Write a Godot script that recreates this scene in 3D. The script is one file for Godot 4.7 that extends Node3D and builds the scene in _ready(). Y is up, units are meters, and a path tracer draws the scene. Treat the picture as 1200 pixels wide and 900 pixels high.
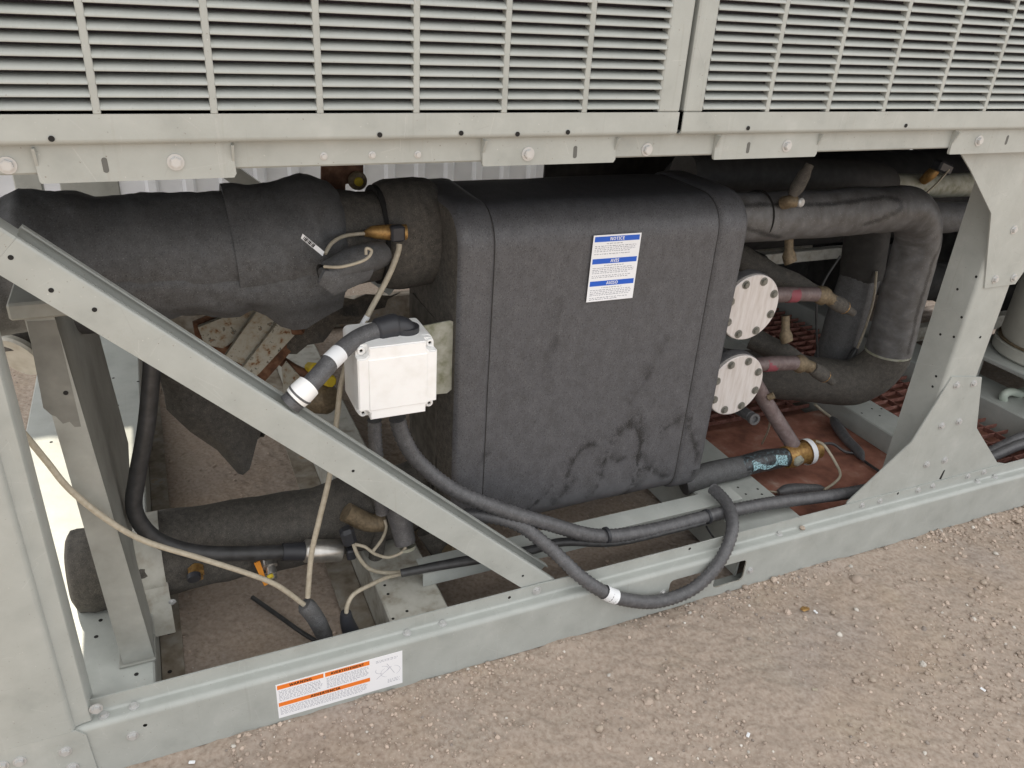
extends Node3D
# Underside of a parked packaged chiller: louvred casing on top, steel skid at the bottom, insulated heat exchanger and piping between.
# x runs along the skid, y is up, z = 0 is the front face of the skid's base rail; the camera stands in front of it (z > 0).

var M := {}
var sg := 1
var bolt_mesh: ArrayMesh
var screw_mesh: ArrayMesh
var hole_mesh: ArrayMesh
var used := {}

# ------------------------------------------------------------------ naming
func numbered(n: String) -> String:
	if not used.has(n):
		used[n] = 0
		return n
	used[n] += 1
	return "%s_%03d" % [n, used[n]]

func thing(called: String, label: String, category: String, group := "") -> Node3D:
	var o := Node3D.new()
	o.name = numbered(called)
	add_child(o, true)
	tag(o, label, category, group)
	return o

func tag(o: Node, label: String, category: String, group := "") -> void:
	o.set_meta("label", label)
	o.set_meta("category", category)
	if group != "":
		o.set_meta("group", group)

func put(parent: Node, called: String, st: SurfaceTool, m: Material) -> MeshInstance3D:
	st.generate_normals()
	var o := MeshInstance3D.new()
	o.name = called
	o.mesh = st.commit()
	o.material_override = m
	parent.add_child(o, true)
	return o

func single(called: String, st: SurfaceTool, m: Material, label: String, category: String, group := "") -> MeshInstance3D:
	var o := put(self, numbered(called), st, m)
	tag(o, label, category, group)
	return o

func S() -> SurfaceTool:
	var st := SurfaceTool.new()
	st.begin(Mesh.PRIMITIVE_TRIANGLES)
	return st

func grp(st: SurfaceTool) -> void:
	sg += 1
	st.set_smooth_group(sg)

# ------------------------------------------------------------------ shapes
func ctri(st: SurfaceTool, a: Vector3, b: Vector3, c: Vector3, inside: Vector3) -> void:
	var n := (b - a).cross(c - a)
	if n.length_squared() < 1e-16:
		return
	if n.dot((a + b + c) / 3.0 - inside) > 0.0:
		st.add_vertex(a); st.add_vertex(c); st.add_vertex(b)
	else:
		st.add_vertex(a); st.add_vertex(b); st.add_vertex(c)

func cquad(st: SurfaceTool, a: Vector3, b: Vector3, c: Vector3, d: Vector3, inside: Vector3) -> void:
	ctri(st, a, b, c, inside)
	ctri(st, a, c, d, inside)

# a quad seen counter-clockwise from its outside
func quad(st: SurfaceTool, a: Vector3, b: Vector3, c: Vector3, d: Vector3) -> void:
	st.add_vertex(a); st.add_vertex(c); st.add_vertex(b)
	st.add_vertex(a); st.add_vertex(d); st.add_vertex(c)

func box(st: SurfaceTool, c: Vector3, s: Vector3, bev := 0.002, b := Basis()) -> void:
	var h := s * 0.5
	bev = minf(bev, minf(h.x, minf(h.y, h.z)) * 0.9)
	var v := func(sx: float, sy: float, sz: float, ax: int) -> Vector3:
		var p := Vector3(sx * (h.x - bev), sy * (h.y - bev), sz * (h.z - bev))
		p[ax] = signf([sx, sy, sz][ax]) * h[ax]
		return c + b * p
	for ax in 3:
		var u := (ax + 1) % 3
		var w := (ax + 2) % 3
		for sgn in [-1.0, 1.0]:
			grp(st)
			var q := []
			for k in [[-1, -1], [1, -1], [1, 1], [-1, 1]]:
				var e := [0.0, 0.0, 0.0]
				e[ax] = sgn; e[u] = float(k[0]); e[w] = float(k[1])
				q.append(v.call(e[0], e[1], e[2], ax))
			cquad(st, q[0], q[1], q[2], q[3], c)
		for su in [-1.0, 1.0]:
			for sw in [-1.0, 1.0]:
				grp(st)
				var e0 := [0.0, 0.0, 0.0]
				var e1 := [0.0, 0.0, 0.0]
				e0[ax] = -1.0; e0[u] = su; e0[w] = sw
				e1[ax] = 1.0; e1[u] = su; e1[w] = sw
				cquad(st, v.call(e0[0], e0[1], e0[2], u), v.call(e1[0], e1[1], e1[2], u), v.call(e1[0], e1[1], e1[2], w), v.call(e0[0], e0[1], e0[2], w), c)
	for sx in [-1.0, 1.0]:
		for sy in [-1.0, 1.0]:
			for sz in [-1.0, 1.0]:
				grp(st)
				ctri(st, v.call(sx, sy, sz, 0), v.call(sx, sy, sz, 1), v.call(sx, sy, sz, 2), c)

# closed profile (u, v) swept along l; neighbouring faces under 40 degrees apart are shaded as one
func extr(st: SurfaceTool, prof: Array, o: Vector3, u: Vector3, v: Vector3, l: Vector3, steps := 1, wobble := 0.0) -> void:
	var pts := PackedVector2Array(prof)
	var area := 0.0
	for i in pts.size():
		area += pts[i].cross(pts[(i + 1) % pts.size()])
	if area * u.cross(v).dot(l) < 0.0:
		pts.reverse()
	var flip := u.cross(v).dot(l) < 0.0
	var nz := FastNoiseLite.new()
	nz.seed = 5
	nz.frequency = 4.0
	var at := func(i: int, k: int) -> Vector3:
		var p: Vector3 = o + u * pts[i].x + v * pts[i].y + l * (float(k) / steps)
		if wobble > 0.0:
			p += Vector3(nz.get_noise_3d(p.x, p.y, p.z), nz.get_noise_3d(p.z + 7.0, p.x, p.y), nz.get_noise_3d(p.y, p.z + 3.0, p.x)) * wobble
		return p
	var n := pts.size()
	sg += 1
	for i in n:
		var e0 := pts[i] - pts[(i + n - 1) % n]
		var e1 := pts[(i + 1) % n] - pts[i]
		if absf(e0.angle_to(e1)) > 0.7:
			sg += 1
		st.set_smooth_group(sg)
		for k in steps:
			quad(st, at.call(i, k), at.call((i + 1) % n, k), at.call((i + 1) % n, k + 1), at.call(i, k + 1))
	var tri := Geometry2D.triangulate_polygon(pts)
	grp(st)
	var mid: Vector3 = o + l * 0.5
	for i in range(0, tri.size(), 3):
		for k in [0, steps]:
			var a: Vector3 = at.call(tri[i], k)
			var b: Vector3 = at.call(tri[i + 1], k)
			var c: Vector3 = at.call(tri[i + 2], k)
			var out: Vector3 = l if k == steps else -l
			ctri(st, a, b, c, (a + b + c) / 3.0 - out)

# flat plate: outline in x, y, between two z
func plate(st: SurfaceTool, prof: Array, z0: float, z1: float) -> void:
	extr(st, prof, Vector3(0, 0, z0), Vector3.RIGHT, Vector3.UP, Vector3(0, 0, z1 - z0))

func smooth_path(p: Array, sub := 6) -> PackedVector3Array:
	var out := PackedVector3Array()
	for i in p.size() - 1:
		var a: Vector3 = p[maxi(i - 1, 0)]
		var b: Vector3 = p[i]
		var c: Vector3 = p[i + 1]
		var d: Vector3 = p[mini(i + 2, p.size() - 1)]
		for k in sub:
			out.append(b.cubic_interpolate(c, a, d, float(k) / sub))
	out.append(p[p.size() - 1])
	return out

# swept round section; r is a number or a list of [share of the length, radius]; ridge gives the corrugations of flexible conduit
func tube(st: SurfaceTool, p: Array, r, sides := 12, sub := 6, ridge := 0.0, wobble := 0.0, caps := true, uvs := false) -> void:
	var path := smooth_path(p, sub) if sub > 1 else PackedVector3Array(p)
	if ridge > 0.0:
		var fine := PackedVector3Array()
		var step := 0.0065
		var carry := 0.0
		for i in path.size() - 1:
			var d := path[i].distance_to(path[i + 1])
			while carry < d:
				fine.append(path[i].lerp(path[i + 1], carry / d))
				carry += step
			carry -= d
		path = fine
	var n := path.size()
	var total := 0.0
	var at := [0.0]
	for i in n - 1:
		total += path[i].distance_to(path[i + 1])
		at.append(total)
	var nz := FastNoiseLite.new()
	nz.seed = int(p[0].x * 1000.0)
	nz.frequency = 5.0
	var dir := (path[1] - path[0]).normalized()
	var up := dir.cross(Vector3(0.3, 0.2, 0.93)).normalized()
	var rings := []
	for i in n:
		var d2 := (path[mini(i + 1, n - 1)] - path[maxi(i - 1, 0)]).normalized()
		up = (up - d2 * up.dot(d2)).normalized()
		var side := d2.cross(up)
		var rad: float
		if r is Array:
			var t: float = at[i] / total
			rad = r[r.size() - 1][1]
			for k in r.size() - 1:
				if t <= r[k + 1][0]:
					rad = lerpf(r[k][1], r[k + 1][1], clampf((t - r[k][0]) / maxf(r[k + 1][0] - r[k][0], 1e-5), 0, 1))
					break
		else:
			rad = r
		if ridge > 0.0 and i % 2 == 1:
			rad -= ridge
		var ring := PackedVector3Array()
		for k in sides:
			var a := TAU * k / sides
			var q := up * cos(a) + side * sin(a)
			var rr := rad
			if wobble > 0.0:
				var w := path[i] + q * rad
				rr += nz.get_noise_3d(w.x, w.y, w.z) * wobble
			ring.append(path[i] + q * rr)
		rings.append(ring)
	grp(st)
	for i in n - 1:
		var mid := (path[i] + path[i + 1]) * 0.5
		for k in sides:
			var k2 := (k + 1) % sides
			if uvs:
				var u0 := float(k) / sides
				var u1 := float(k + 1) / sides
				var v0: float = at[i] / total
				var v1: float = at[i + 1] / total
				var flip: bool = (rings[i][k2] - rings[i][k]).cross(rings[i + 1][k2] - rings[i][k]).dot(rings[i][k] - path[i]) > 0.0
				for q in ([[i, k, u0, v0], [i + 1, k2, u1, v1], [i, k2, u1, v0], [i, k, u0, v0], [i + 1, k, u0, v1], [i + 1, k2, u1, v1]] if flip else [[i, k, u0, v0], [i, k2, u1, v0], [i + 1, k2, u1, v1], [i, k, u0, v0], [i + 1, k2, u1, v1], [i + 1, k, u0, v1]]):
					st.set_uv(Vector2(q[2], q[3]))
					st.add_vertex(rings[q[0]][q[1]])
				continue
			cquad(st, rings[i][k], rings[i][k2], rings[i + 1][k2], rings[i + 1][k], mid)
	if caps:
		for e in [0, n - 1]:
			grp(st)
			var inside: Vector3 = path[1] if e == 0 else path[n - 2]
			for k in sides:
				ctri(st, path[e], rings[e][k], rings[e][(k + 1) % sides], inside)

# turned part: prof is a list of [distance along axis, radius]
func lathe(st: SurfaceTool, o: Vector3, axis: Vector3, prof: Array, sides := 24) -> void:
	axis = axis.normalized()
	var up := axis.cross(Vector3(0.31, 0.2, 0.92)).normalized()
	var side := axis.cross(up)
	var prev_dir := Vector2.ZERO
	for i in prof.size() - 1:
		var d := Vector2(prof[i + 1][0] - prof[i][0], prof[i + 1][1] - prof[i][1])
		if i == 0 or absf(prev_dir.angle_to(d)) > 0.6:
			grp(st)
		prev_dir = d
		var out2 := Vector2(-d.y, d.x)    # (along, radial), outside when the profile runs along the axis
		for k in sides:
			var a0 := TAU * k / sides
			var a1 := TAU * (k + 1) / sides
			var q0 := up * cos(a0) + side * sin(a0)
			var q1 := up * cos(a1) + side * sin(a1)
			var qm := (q0 + q1).normalized()
			var a: Vector3 = o + axis * prof[i][0] + q0 * prof[i][1]
			var b: Vector3 = o + axis * prof[i][0] + q1 * prof[i][1]
			var c: Vector3 = o + axis * prof[i + 1][0] + q1 * prof[i + 1][1]
			var e: Vector3 = o + axis * prof[i + 1][0] + q0 * prof[i + 1][1]
			var m := (a + b + c + e) * 0.25
			cquad(st, a, b, c, e, m - (axis * out2.x + qm * out2.y))

func facing(n: Vector3, spin := 0.0) -> Basis:
	n = n.normalized()
	var u := n.cross(Vector3(0.13, 0.95, 0.2)).normalized().rotated(n, spin)
	return Basis(u, n.cross(u), n)

func shared(parent: Node, called: String, mesh: Mesh, m: Material, p: Vector3, n: Vector3, s := 1.0, spin := 0.0) -> MeshInstance3D:
	var o := MeshInstance3D.new()
	o.name = called
	o.mesh = mesh
	o.material_override = m
	o.transform = Transform3D(facing(n, spin).scaled(Vector3.ONE * s), p)
	parent.add_child(o, true)
	return o

func bolt(parent: Node, p: Vector3, n: Vector3, s := 1.0, m: Material = null) -> void:
	shared(parent, "bolt", bolt_mesh, m if m else M.zinc, p, n, s, p.x * 37.0)

func screw(parent: Node, p: Vector3, n: Vector3, s := 1.0) -> void:
	shared(parent, "screw", screw_mesh, M.zinc, p, n, s, p.x * 37.0)

func hole(parent: Node, p: Vector3, n: Vector3, s := 1.0) -> void:
	shared(parent, "hole", hole_mesh, M.dark_hole, p, n, s)

func hexagon(r: float) -> Array:
	var a := []
	for k in 6:
		a.append(Vector2(r, 0).rotated(TAU * k / 6))
	return a

func disc_prof(r: float, n := 20) -> Array:
	var a := []
	for k in n:
		a.append(Vector2(r, 0).rotated(TAU * k / n))
	return a

func make_fasteners() -> void:
	var st := S()
	lathe(st, Vector3.ZERO, Vector3.BACK, [[0, 0.0125], [0.0018, 0.0125], [0.0018, 0.0]], 14)
	extr(st, hexagon(0.0085), Vector3(0, 0, 0.0018), Vector3.RIGHT, Vector3.UP, Vector3(0, 0, 0.0052))
	extr(st, hexagon(0.0070), Vector3(0, 0, 0.007), Vector3.RIGHT, Vector3.UP, Vector3(0, 0, 0.001))
	st.generate_normals()
	bolt_mesh = st.commit()
	st = S()
	lathe(st, Vector3.ZERO, Vector3.BACK, [[0, 0.0078], [0.0012, 0.0078], [0.0016, 0.0055], [0.0016, 0.0]], 12)
	extr(st, hexagon(0.0048), Vector3(0, 0, 0.0016), Vector3.RIGHT, Vector3.UP, Vector3(0, 0, 0.0038))
	st.generate_normals()
	screw_mesh = st.commit()
	st = S()
	lathe(st, Vector3.ZERO, Vector3.BACK, [[-0.006, 0.0], [-0.006, 0.0038], [0.0006, 0.0042], [0.0006, 0.0036], [0.0003, 0.0]], 12)
	st.generate_normals()
	hole_mesh = st.commit()

# ------------------------------------------------------------------ materials
func tex(side: int, freq: float, octs: int, sd: int, ramp: Array, kind := FastNoiseLite.TYPE_SIMPLEX_SMOOTH) -> ImageTexture:
	var n := FastNoiseLite.new()
	n.noise_type = kind
	n.frequency = freq
	n.fractal_octaves = octs
	n.fractal_gain = 0.6
	n.seed = sd
	var im := n.get_seamless_image(side, side)
	im.convert(Image.FORMAT_L8)
	var src := im.get_data()
	var lut := []
	for i in 256:
		var t := i / 255.0
		var c: Color = ramp[ramp.size() - 1][1]
		for k in ramp.size() - 1:
			if t <= ramp[k + 1][0]:
				c = ramp[k][1].lerp(ramp[k + 1][1], clampf((t - ramp[k][0]) / (ramp[k + 1][0] - ramp[k][0]), 0, 1))
				break
		lut.append([c.r8, c.g8, c.b8])
	var out := PackedByteArray()
	out.resize(side * side * 3)
	for i in side * side:
		var c: Array = lut[src[i]]
		out[i * 3] = c[0]
		out[i * 3 + 1] = c[1]
		out[i * 3 + 2] = c[2]
	return ImageTexture.create_from_image(Image.create_from_data(side, side, false, Image.FORMAT_RGB8, out))

func mat(c: Color, rough := 0.6, metal := 0.0) -> StandardMaterial3D:
	var m := StandardMaterial3D.new()
	m.albedo_color = c
	m.roughness = rough
	m.metallic = metal
	return m

func textured(t: Texture2D, size: float, rough := 0.6, metal := 0.0, relief: Texture2D = null, cm := 0.0) -> StandardMaterial3D:
	var m := mat(Color.WHITE, rough, metal)
	m.albedo_texture = t
	m.uv1_triplanar = true
	m.uv1_world_triplanar = true
	m.uv1_scale = Vector3.ONE / size
	if relief:
		m.heightmap_enabled = true
		m.heightmap_texture = relief
		m.heightmap_scale = cm
	return m

func lin(r: float, g: float, b: float) -> Color:
	return Color(r, g, b).linear_to_srgb()

func paint_texture() -> ImageTexture:
	var im := tex(1024, 0.007, 5, 3, [[0.0, lin(0.315, 0.33, 0.308)], [0.35, lin(0.363, 0.377, 0.352)], [0.7, lin(0.388, 0.403, 0.377)], [1.0, lin(0.43, 0.442, 0.415)]]).get_image()
	var rng := RandomNumberGenerator.new()
	rng.seed = 44
	var dab := func(x: float, y: float, c: Color, a: float) -> void:
		var xi := posmod(int(x), 1024)
		var yi := posmod(int(y), 1024)
		im.set_pixel(xi, yi, im.get_pixel(xi, yi).lerp(c, a))
	for i in 46:      # dried runs of dirty water
		var x := rng.randf() * 1024.0
		var y := rng.randf() * 1024.0
		var w := rng.randf_range(1.0, 5.0)
		var pale := rng.randf() < 0.5
		for j in rng.randi_range(60, 330):
			for k in int(w):
				dab.call(x + k + sin(j * 0.02) * 2.0, y + j, lin(0.56, 0.56, 0.53) if pale else lin(0.25, 0.24, 0.2), 0.13 * (1.0 - j / 340.0))
	for i in 420:     # scratches
		var p := Vector2(rng.randf(), rng.randf()) * 1024.0
		var d := Vector2.from_angle(rng.randf() * TAU)
		var k := rng.randf_range(0.25, 0.62)
		for j in rng.randi_range(5, 70):
			dab.call(p.x + d.x * j, p.y + d.y * j, lin(k, k, k * 0.96), 0.35)
	for i in 900:     # chips and grit
		var p := Vector2(rng.randf(), rng.randf()) * 1024.0
		var c: Color = [lin(0.16, 0.13, 0.1), lin(0.2, 0.2, 0.18), lin(0.62, 0.61, 0.57)][rng.randi() % 3]
		for k in rng.randi_range(1, 4):
			dab.call(p.x + rng.randi_range(0, 1), p.y + rng.randi_range(0, 1), c, 0.6)
	for i in 40:      # hand and dust smudges
		var p := Vector2(rng.randf(), rng.randf()) * 1024.0
		var rr := rng.randf_range(12.0, 60.0)
		for k in int(rr * 40.0):
			dab.call(p.x + rng.randfn() * rr, p.y + rng.randfn() * rr * 0.6, lin(0.33, 0.31, 0.26), 0.16)
	return ImageTexture.create_from_image(im)

# foam and rubber in use: noise base with grit, scratches and dusty rubs
func gritty(side: int, freq: float, sd: int, ramp: Array, dust: Color, grit: int) -> ImageTexture:
	var im := tex(side, freq, 6, sd, ramp).get_image()
	var rng := RandomNumberGenerator.new()
	rng.seed = sd
	var dab := func(x: float, y: float, c: Color, a: float) -> void:
		var xi := posmod(int(x), side)
		var yi := posmod(int(y), side)
		im.set_pixel(xi, yi, im.get_pixel(xi, yi).lerp(c, a))
	for i in 26:
		var p := Vector2(rng.randf(), rng.randf()) * side
		var rr := rng.randf_range(14.0, 70.0)
		for k in int(rr * 30.0):
			dab.call(p.x + rng.randfn() * rr, p.y + rng.randfn() * rr * 0.5, dust, 0.3)
	for i in grit:
		var x := rng.randf() * side
		var y := rng.randf() * side
		var k := rng.randf()
		var c := dust.lerp(Color.WHITE, 0.35 * pow(rng.randf(), 6.0)) if k < 0.55 else Color(0.06, 0.06, 0.06)
		var a := rng.randf_range(0.3, 0.85)
		dab.call(x, y, c, a)
		if rng.randf() < 0.5:
			dab.call(x + 1, y, c, a)
			dab.call(x, y + 1, c, a * 0.7)
	for i in 260:
		var p := Vector2(rng.randf(), rng.randf()) * side
		var d := Vector2.from_angle(rng.randf() * TAU)
		for j in rng.randi_range(4, 34):
			dab.call(p.x + d.x * j, p.y + d.y * j, dust, 0.4)
	return ImageTexture.create_from_image(im)

func make_materials() -> void:
	# grey-beige machine enamel: even, with faint dust and handling marks
	var fine := tex(512, 0.09, 3, 9, [[0.0, Color.BLACK], [1.0, Color.WHITE]])
	M.paint = textured(paint_texture(), 0.95, 0.36, 0.0, fine, 0.012)
	M.paint.metallic_specular = 0.45
	var paint_old := tex(512, 0.02, 5, 4, [[0.0, lin(0.20, 0.17, 0.13)], [0.3, lin(0.34, 0.32, 0.27)], [0.55, lin(0.43, 0.42, 0.37)], [1.0, lin(0.50, 0.49, 0.44)]])
	var paint_shaded := tex(512, 0.014, 5, 6, [[0.0, lin(0.20, 0.198, 0.178)], [0.4, lin(0.255, 0.258, 0.233)], [0.7, lin(0.285, 0.288, 0.262)], [1.0, lin(0.33, 0.33, 0.30)]])  # inner leg paint, darkened: the shade inside the skid is put into its colour
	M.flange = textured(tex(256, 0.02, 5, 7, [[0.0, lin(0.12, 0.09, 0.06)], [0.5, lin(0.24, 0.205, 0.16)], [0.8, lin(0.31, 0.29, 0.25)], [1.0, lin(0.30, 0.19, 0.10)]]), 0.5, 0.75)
	M.paint_shaded = textured(paint_shaded, 0.9, 0.5, 0.0, fine, 0.015)
	M.paint_dusty = textured(paint_old, 0.7, 0.6, 0.0, fine, 0.02)
	# black closed-cell foam: sooty, browned by dust, with paler rubbed places and specks
	var f := [[0.0, lin(0.055, 0.054, 0.053)], [0.4, lin(0.078, 0.077, 0.077)], [0.6, lin(0.088, 0.088, 0.09)], [0.8, lin(0.098, 0.097, 0.099)], [1.0, lin(0.15, 0.15, 0.15)]]
	var foam_rel := tex(512, 0.06, 4, 21, [[0.0, Color.BLACK], [1.0, Color.WHITE]])
	M.foam = textured(gritty(1024, 0.03, 11, f, lin(0.19, 0.185, 0.18), 60000), 0.8, 0.62, 0.0, foam_rel, 0.06)
	var fd := [[0.0, lin(0.04, 0.037, 0.033)], [0.35, lin(0.068, 0.062, 0.054)], [0.6, lin(0.086, 0.078, 0.067)], [0.8, lin(0.105, 0.094, 0.08)], [1.0, lin(0.19, 0.165, 0.135)]]
	M.foam_dusty = textured(gritty(1024, 0.03, 12, fd, lin(0.22, 0.19, 0.155), 70000), 0.7, 0.85, 0.0, foam_rel, 0.1)
	M.rubber = textured(gritty(512, 0.03, 31, [[0.0, lin(0.055, 0.054, 0.056)], [0.6, lin(0.088, 0.087, 0.09)], [1.0, lin(0.14, 0.138, 0.14)]], lin(0.24, 0.235, 0.235), 9000), 0.35, 0.45)
	M.cable = textured(tex(256, 0.03, 4, 33, [[0.0, lin(0.02, 0.02, 0.02)], [1.0, lin(0.06, 0.06, 0.062)]]), 0.25, 0.45)
	M.plastic_black = mat(lin(0.03, 0.031, 0.036), 0.45)
	M.wire = textured(tex(256, 0.05, 3, 35, [[0.0, lin(0.30, 0.26, 0.19)], [1.0, lin(0.48, 0.43, 0.34)]]), 0.2, 0.6)
	M.white_plastic = textured(tex(256, 0.02, 4, 37, [[0.0, lin(0.82, 0.81, 0.78)], [0.5, lin(0.88, 0.875, 0.86)], [1.0, lin(0.9, 0.9, 0.885)]]), 0.4, 0.4)
	M.tag_white = mat(lin(0.78, 0.79, 0.8), 0.55)
	M.zinc = mat(lin(0.52, 0.52, 0.51), 0.4, 0.35)
	M.steel = textured(tex(256, 0.03, 4, 40, [[0.0, lin(0.42, 0.40, 0.37)], [1.0, lin(0.62, 0.60, 0.56)]]), 0.15, 0.32, 0.85)
	# brushed pale plate, bare and slightly tarnished
	M.cover = textured(tex(512, 0.01, 5, 41, [[0.0, lin(0.55, 0.50, 0.46)], [0.4, lin(0.62, 0.575, 0.545)], [0.7, lin(0.66, 0.62, 0.595)], [1.0, lin(0.70, 0.665, 0.64)]]), 0.25, 0.5, 0.1, fine, 0.01)
	M.cover.uv1_scale = Vector3(12.0, 1.6, 5.0)
	M.hole_grey = mat(lin(0.12, 0.12, 0.11), 0.8)
	M.bolt_dark = mat(lin(0.20, 0.195, 0.17), 0.45, 0.3)
	M.patina = textured(tex(256, 0.05, 4, 69, [[0.0, lin(0.03, 0.05, 0.055)], [0.42, lin(0.05, 0.07, 0.075)], [0.5, lin(0.3, 0.5, 0.54)], [1.0, lin(0.5, 0.68, 0.72)]]), 0.1, 0.5)
	M.dark_hole = mat(lin(0.012, 0.011, 0.01), 0.9)
	M.coil = textured(tex(256, 0.2, 3, 43, [[0.0, lin(0.03, 0.025, 0.032)], [1.0, lin(0.085, 0.07, 0.088)]]), 0.2, 0.8)
	M.brass = textured(tex(256, 0.03, 4, 45, [[0.0, lin(0.16, 0.08, 0.03)], [0.5, lin(0.36, 0.21, 0.07)], [1.0, lin(0.50, 0.33, 0.12)]]), 0.1, 0.45, 0.5)
	M.brass_dull = textured(tex(256, 0.04, 4, 46, [[0.0, lin(0.09, 0.07, 0.045)], [0.5, lin(0.19, 0.145, 0.09)], [1.0, lin(0.30, 0.23, 0.14)]]), 0.12, 0.6, 0.3)
	M.copper = textured(tex(256, 0.03, 4, 47, [[0.0, lin(0.10, 0.075, 0.07)], [0.5, lin(0.165, 0.12, 0.115)], [0.8, lin(0.21, 0.17, 0.165)], [1.0, lin(0.28, 0.22, 0.19)]]), 0.2, 0.5, 0.2)
	M.rust = textured(tex(512, 0.010, 5, 49, [[0.0, lin(0.12, 0.05, 0.034)], [0.4, lin(0.235, 0.095, 0.062)], [0.62, lin(0.29, 0.125, 0.085)], [0.82, lin(0.34, 0.18, 0.135)], [1.0, lin(0.46, 0.33, 0.27)]]), 0.8, 0.85, 0.0, fine, 0.02)
	M.rust_dark = textured(tex(256, 0.02, 5, 50, [[0.0, lin(0.06, 0.03, 0.018)], [0.5, lin(0.14, 0.065, 0.035)], [1.0, lin(0.26, 0.15, 0.09)]]), 0.2, 0.85, 0.0, fine, 0.03)
	M.grate = textured(tex(256, 0.03, 5, 51, [[0.0, lin(0.10, 0.035, 0.025)], [0.6, lin(0.20, 0.085, 0.065)], [1.0, lin(0.28, 0.17, 0.14)]]), 0.3, 0.85)
	M.flaking = textured(tex(512, 0.018, 5, 53, [[0.0, lin(0.05, 0.022, 0.012)], [0.12, lin(0.17, 0.075, 0.03)], [0.2, lin(0.27, 0.2, 0.13)], [0.32, lin(0.33, 0.305, 0.24)], [0.6, lin(0.38, 0.365, 0.31)], [0.74, lin(0.36, 0.34, 0.28)], [0.77, lin(0.14, 0.145, 0.12)], [0.84, lin(0.12, 0.10, 0.08)], [0.87, lin(0.30, 0.24, 0.17)], [1.0, lin(0.20, 0.08, 0.03)]]), 0.3, 0.75, 0.0, fine, 0.03)
	M.yellow = mat(lin(0.62, 0.46, 0.03), 0.6)
	M.orange = mat(lin(0.75, 0.28, 0.03), 0.6)
	M.red_paint = mat(lin(0.24, 0.06, 0.075), 0.6)
	M.green_paint = textured(tex(256, 0.02, 4, 55, [[0.0, lin(0.33, 0.38, 0.32)], [1.0, lin(0.46, 0.51, 0.44)]]), 0.5, 0.5)
	M.ivory = textured(tex(256, 0.02, 4, 56, [[0.0, lin(0.40, 0.40, 0.35)], [1.0, lin(0.52, 0.52, 0.46)]]), 0.5, 0.5)
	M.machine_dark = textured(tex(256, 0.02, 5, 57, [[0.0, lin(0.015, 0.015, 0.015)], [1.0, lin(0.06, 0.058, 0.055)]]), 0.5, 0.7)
	M.sheet_white = textured(tex(256, 0.01, 4, 58, [[0.0, lin(0.62, 0.63, 0.65)], [1.0, lin(0.76, 0.77, 0.79)]]), 1.0, 0.45)
	M.tape = textured(tex(256, 0.05, 4, 59, [[0.0, lin(0.012, 0.012, 0.012)], [0.52, lin(0.04, 0.04, 0.042)], [0.68, lin(0.05, 0.06, 0.065)], [1.0, lin(0.28, 0.45, 0.50)]]), 0.18, 0.3)
	var soil := [[0.0, lin(0.194, 0.143, 0.109)], [0.25, lin(0.298, 0.233, 0.184)], [0.5, lin(0.353, 0.285, 0.231)], [0.72, lin(0.390, 0.322, 0.264)], [0.86, lin(0.425, 0.355, 0.295)], [1.0, lin(0.537, 0.481, 0.421)]]
	var soil_rel := tex(1024, 0.06, 4, 62, [[0.0, Color.BLACK], [1.0, Color.WHITE]])
	M.soil = textured(tex(1024, 0.05, 6, 61, soil), 0.8, 0.95, 0.0, soil_rel, 0.045)
	M.soil.vertex_color_use_as_albedo = true
	M.pebble = mat(Color.WHITE, 0.85)
	M.pebble.vertex_color_use_as_albedo = true
	M.stone = textured(tex(256, 0.03, 4, 65, [[0.0, lin(0.28, 0.22, 0.17)], [1.0, lin(0.52, 0.44, 0.36)]]), 0.1, 0.9)
	make_slime()
	M.tape_dark = textured(tex(256, 0.03, 4, 70, [[0.0, lin(0.018, 0.017, 0.016)], [1.0, lin(0.045, 0.043, 0.04)]]), 0.3, 0.7)
	M.slime = textured(tex(256, 0.02, 5, 66, [[0.0, lin(0.16, 0.165, 0.10)], [0.45, lin(0.30, 0.30, 0.24)], [1.0, lin(0.42, 0.41, 0.36)]]), 0.25, 0.6)

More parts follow.
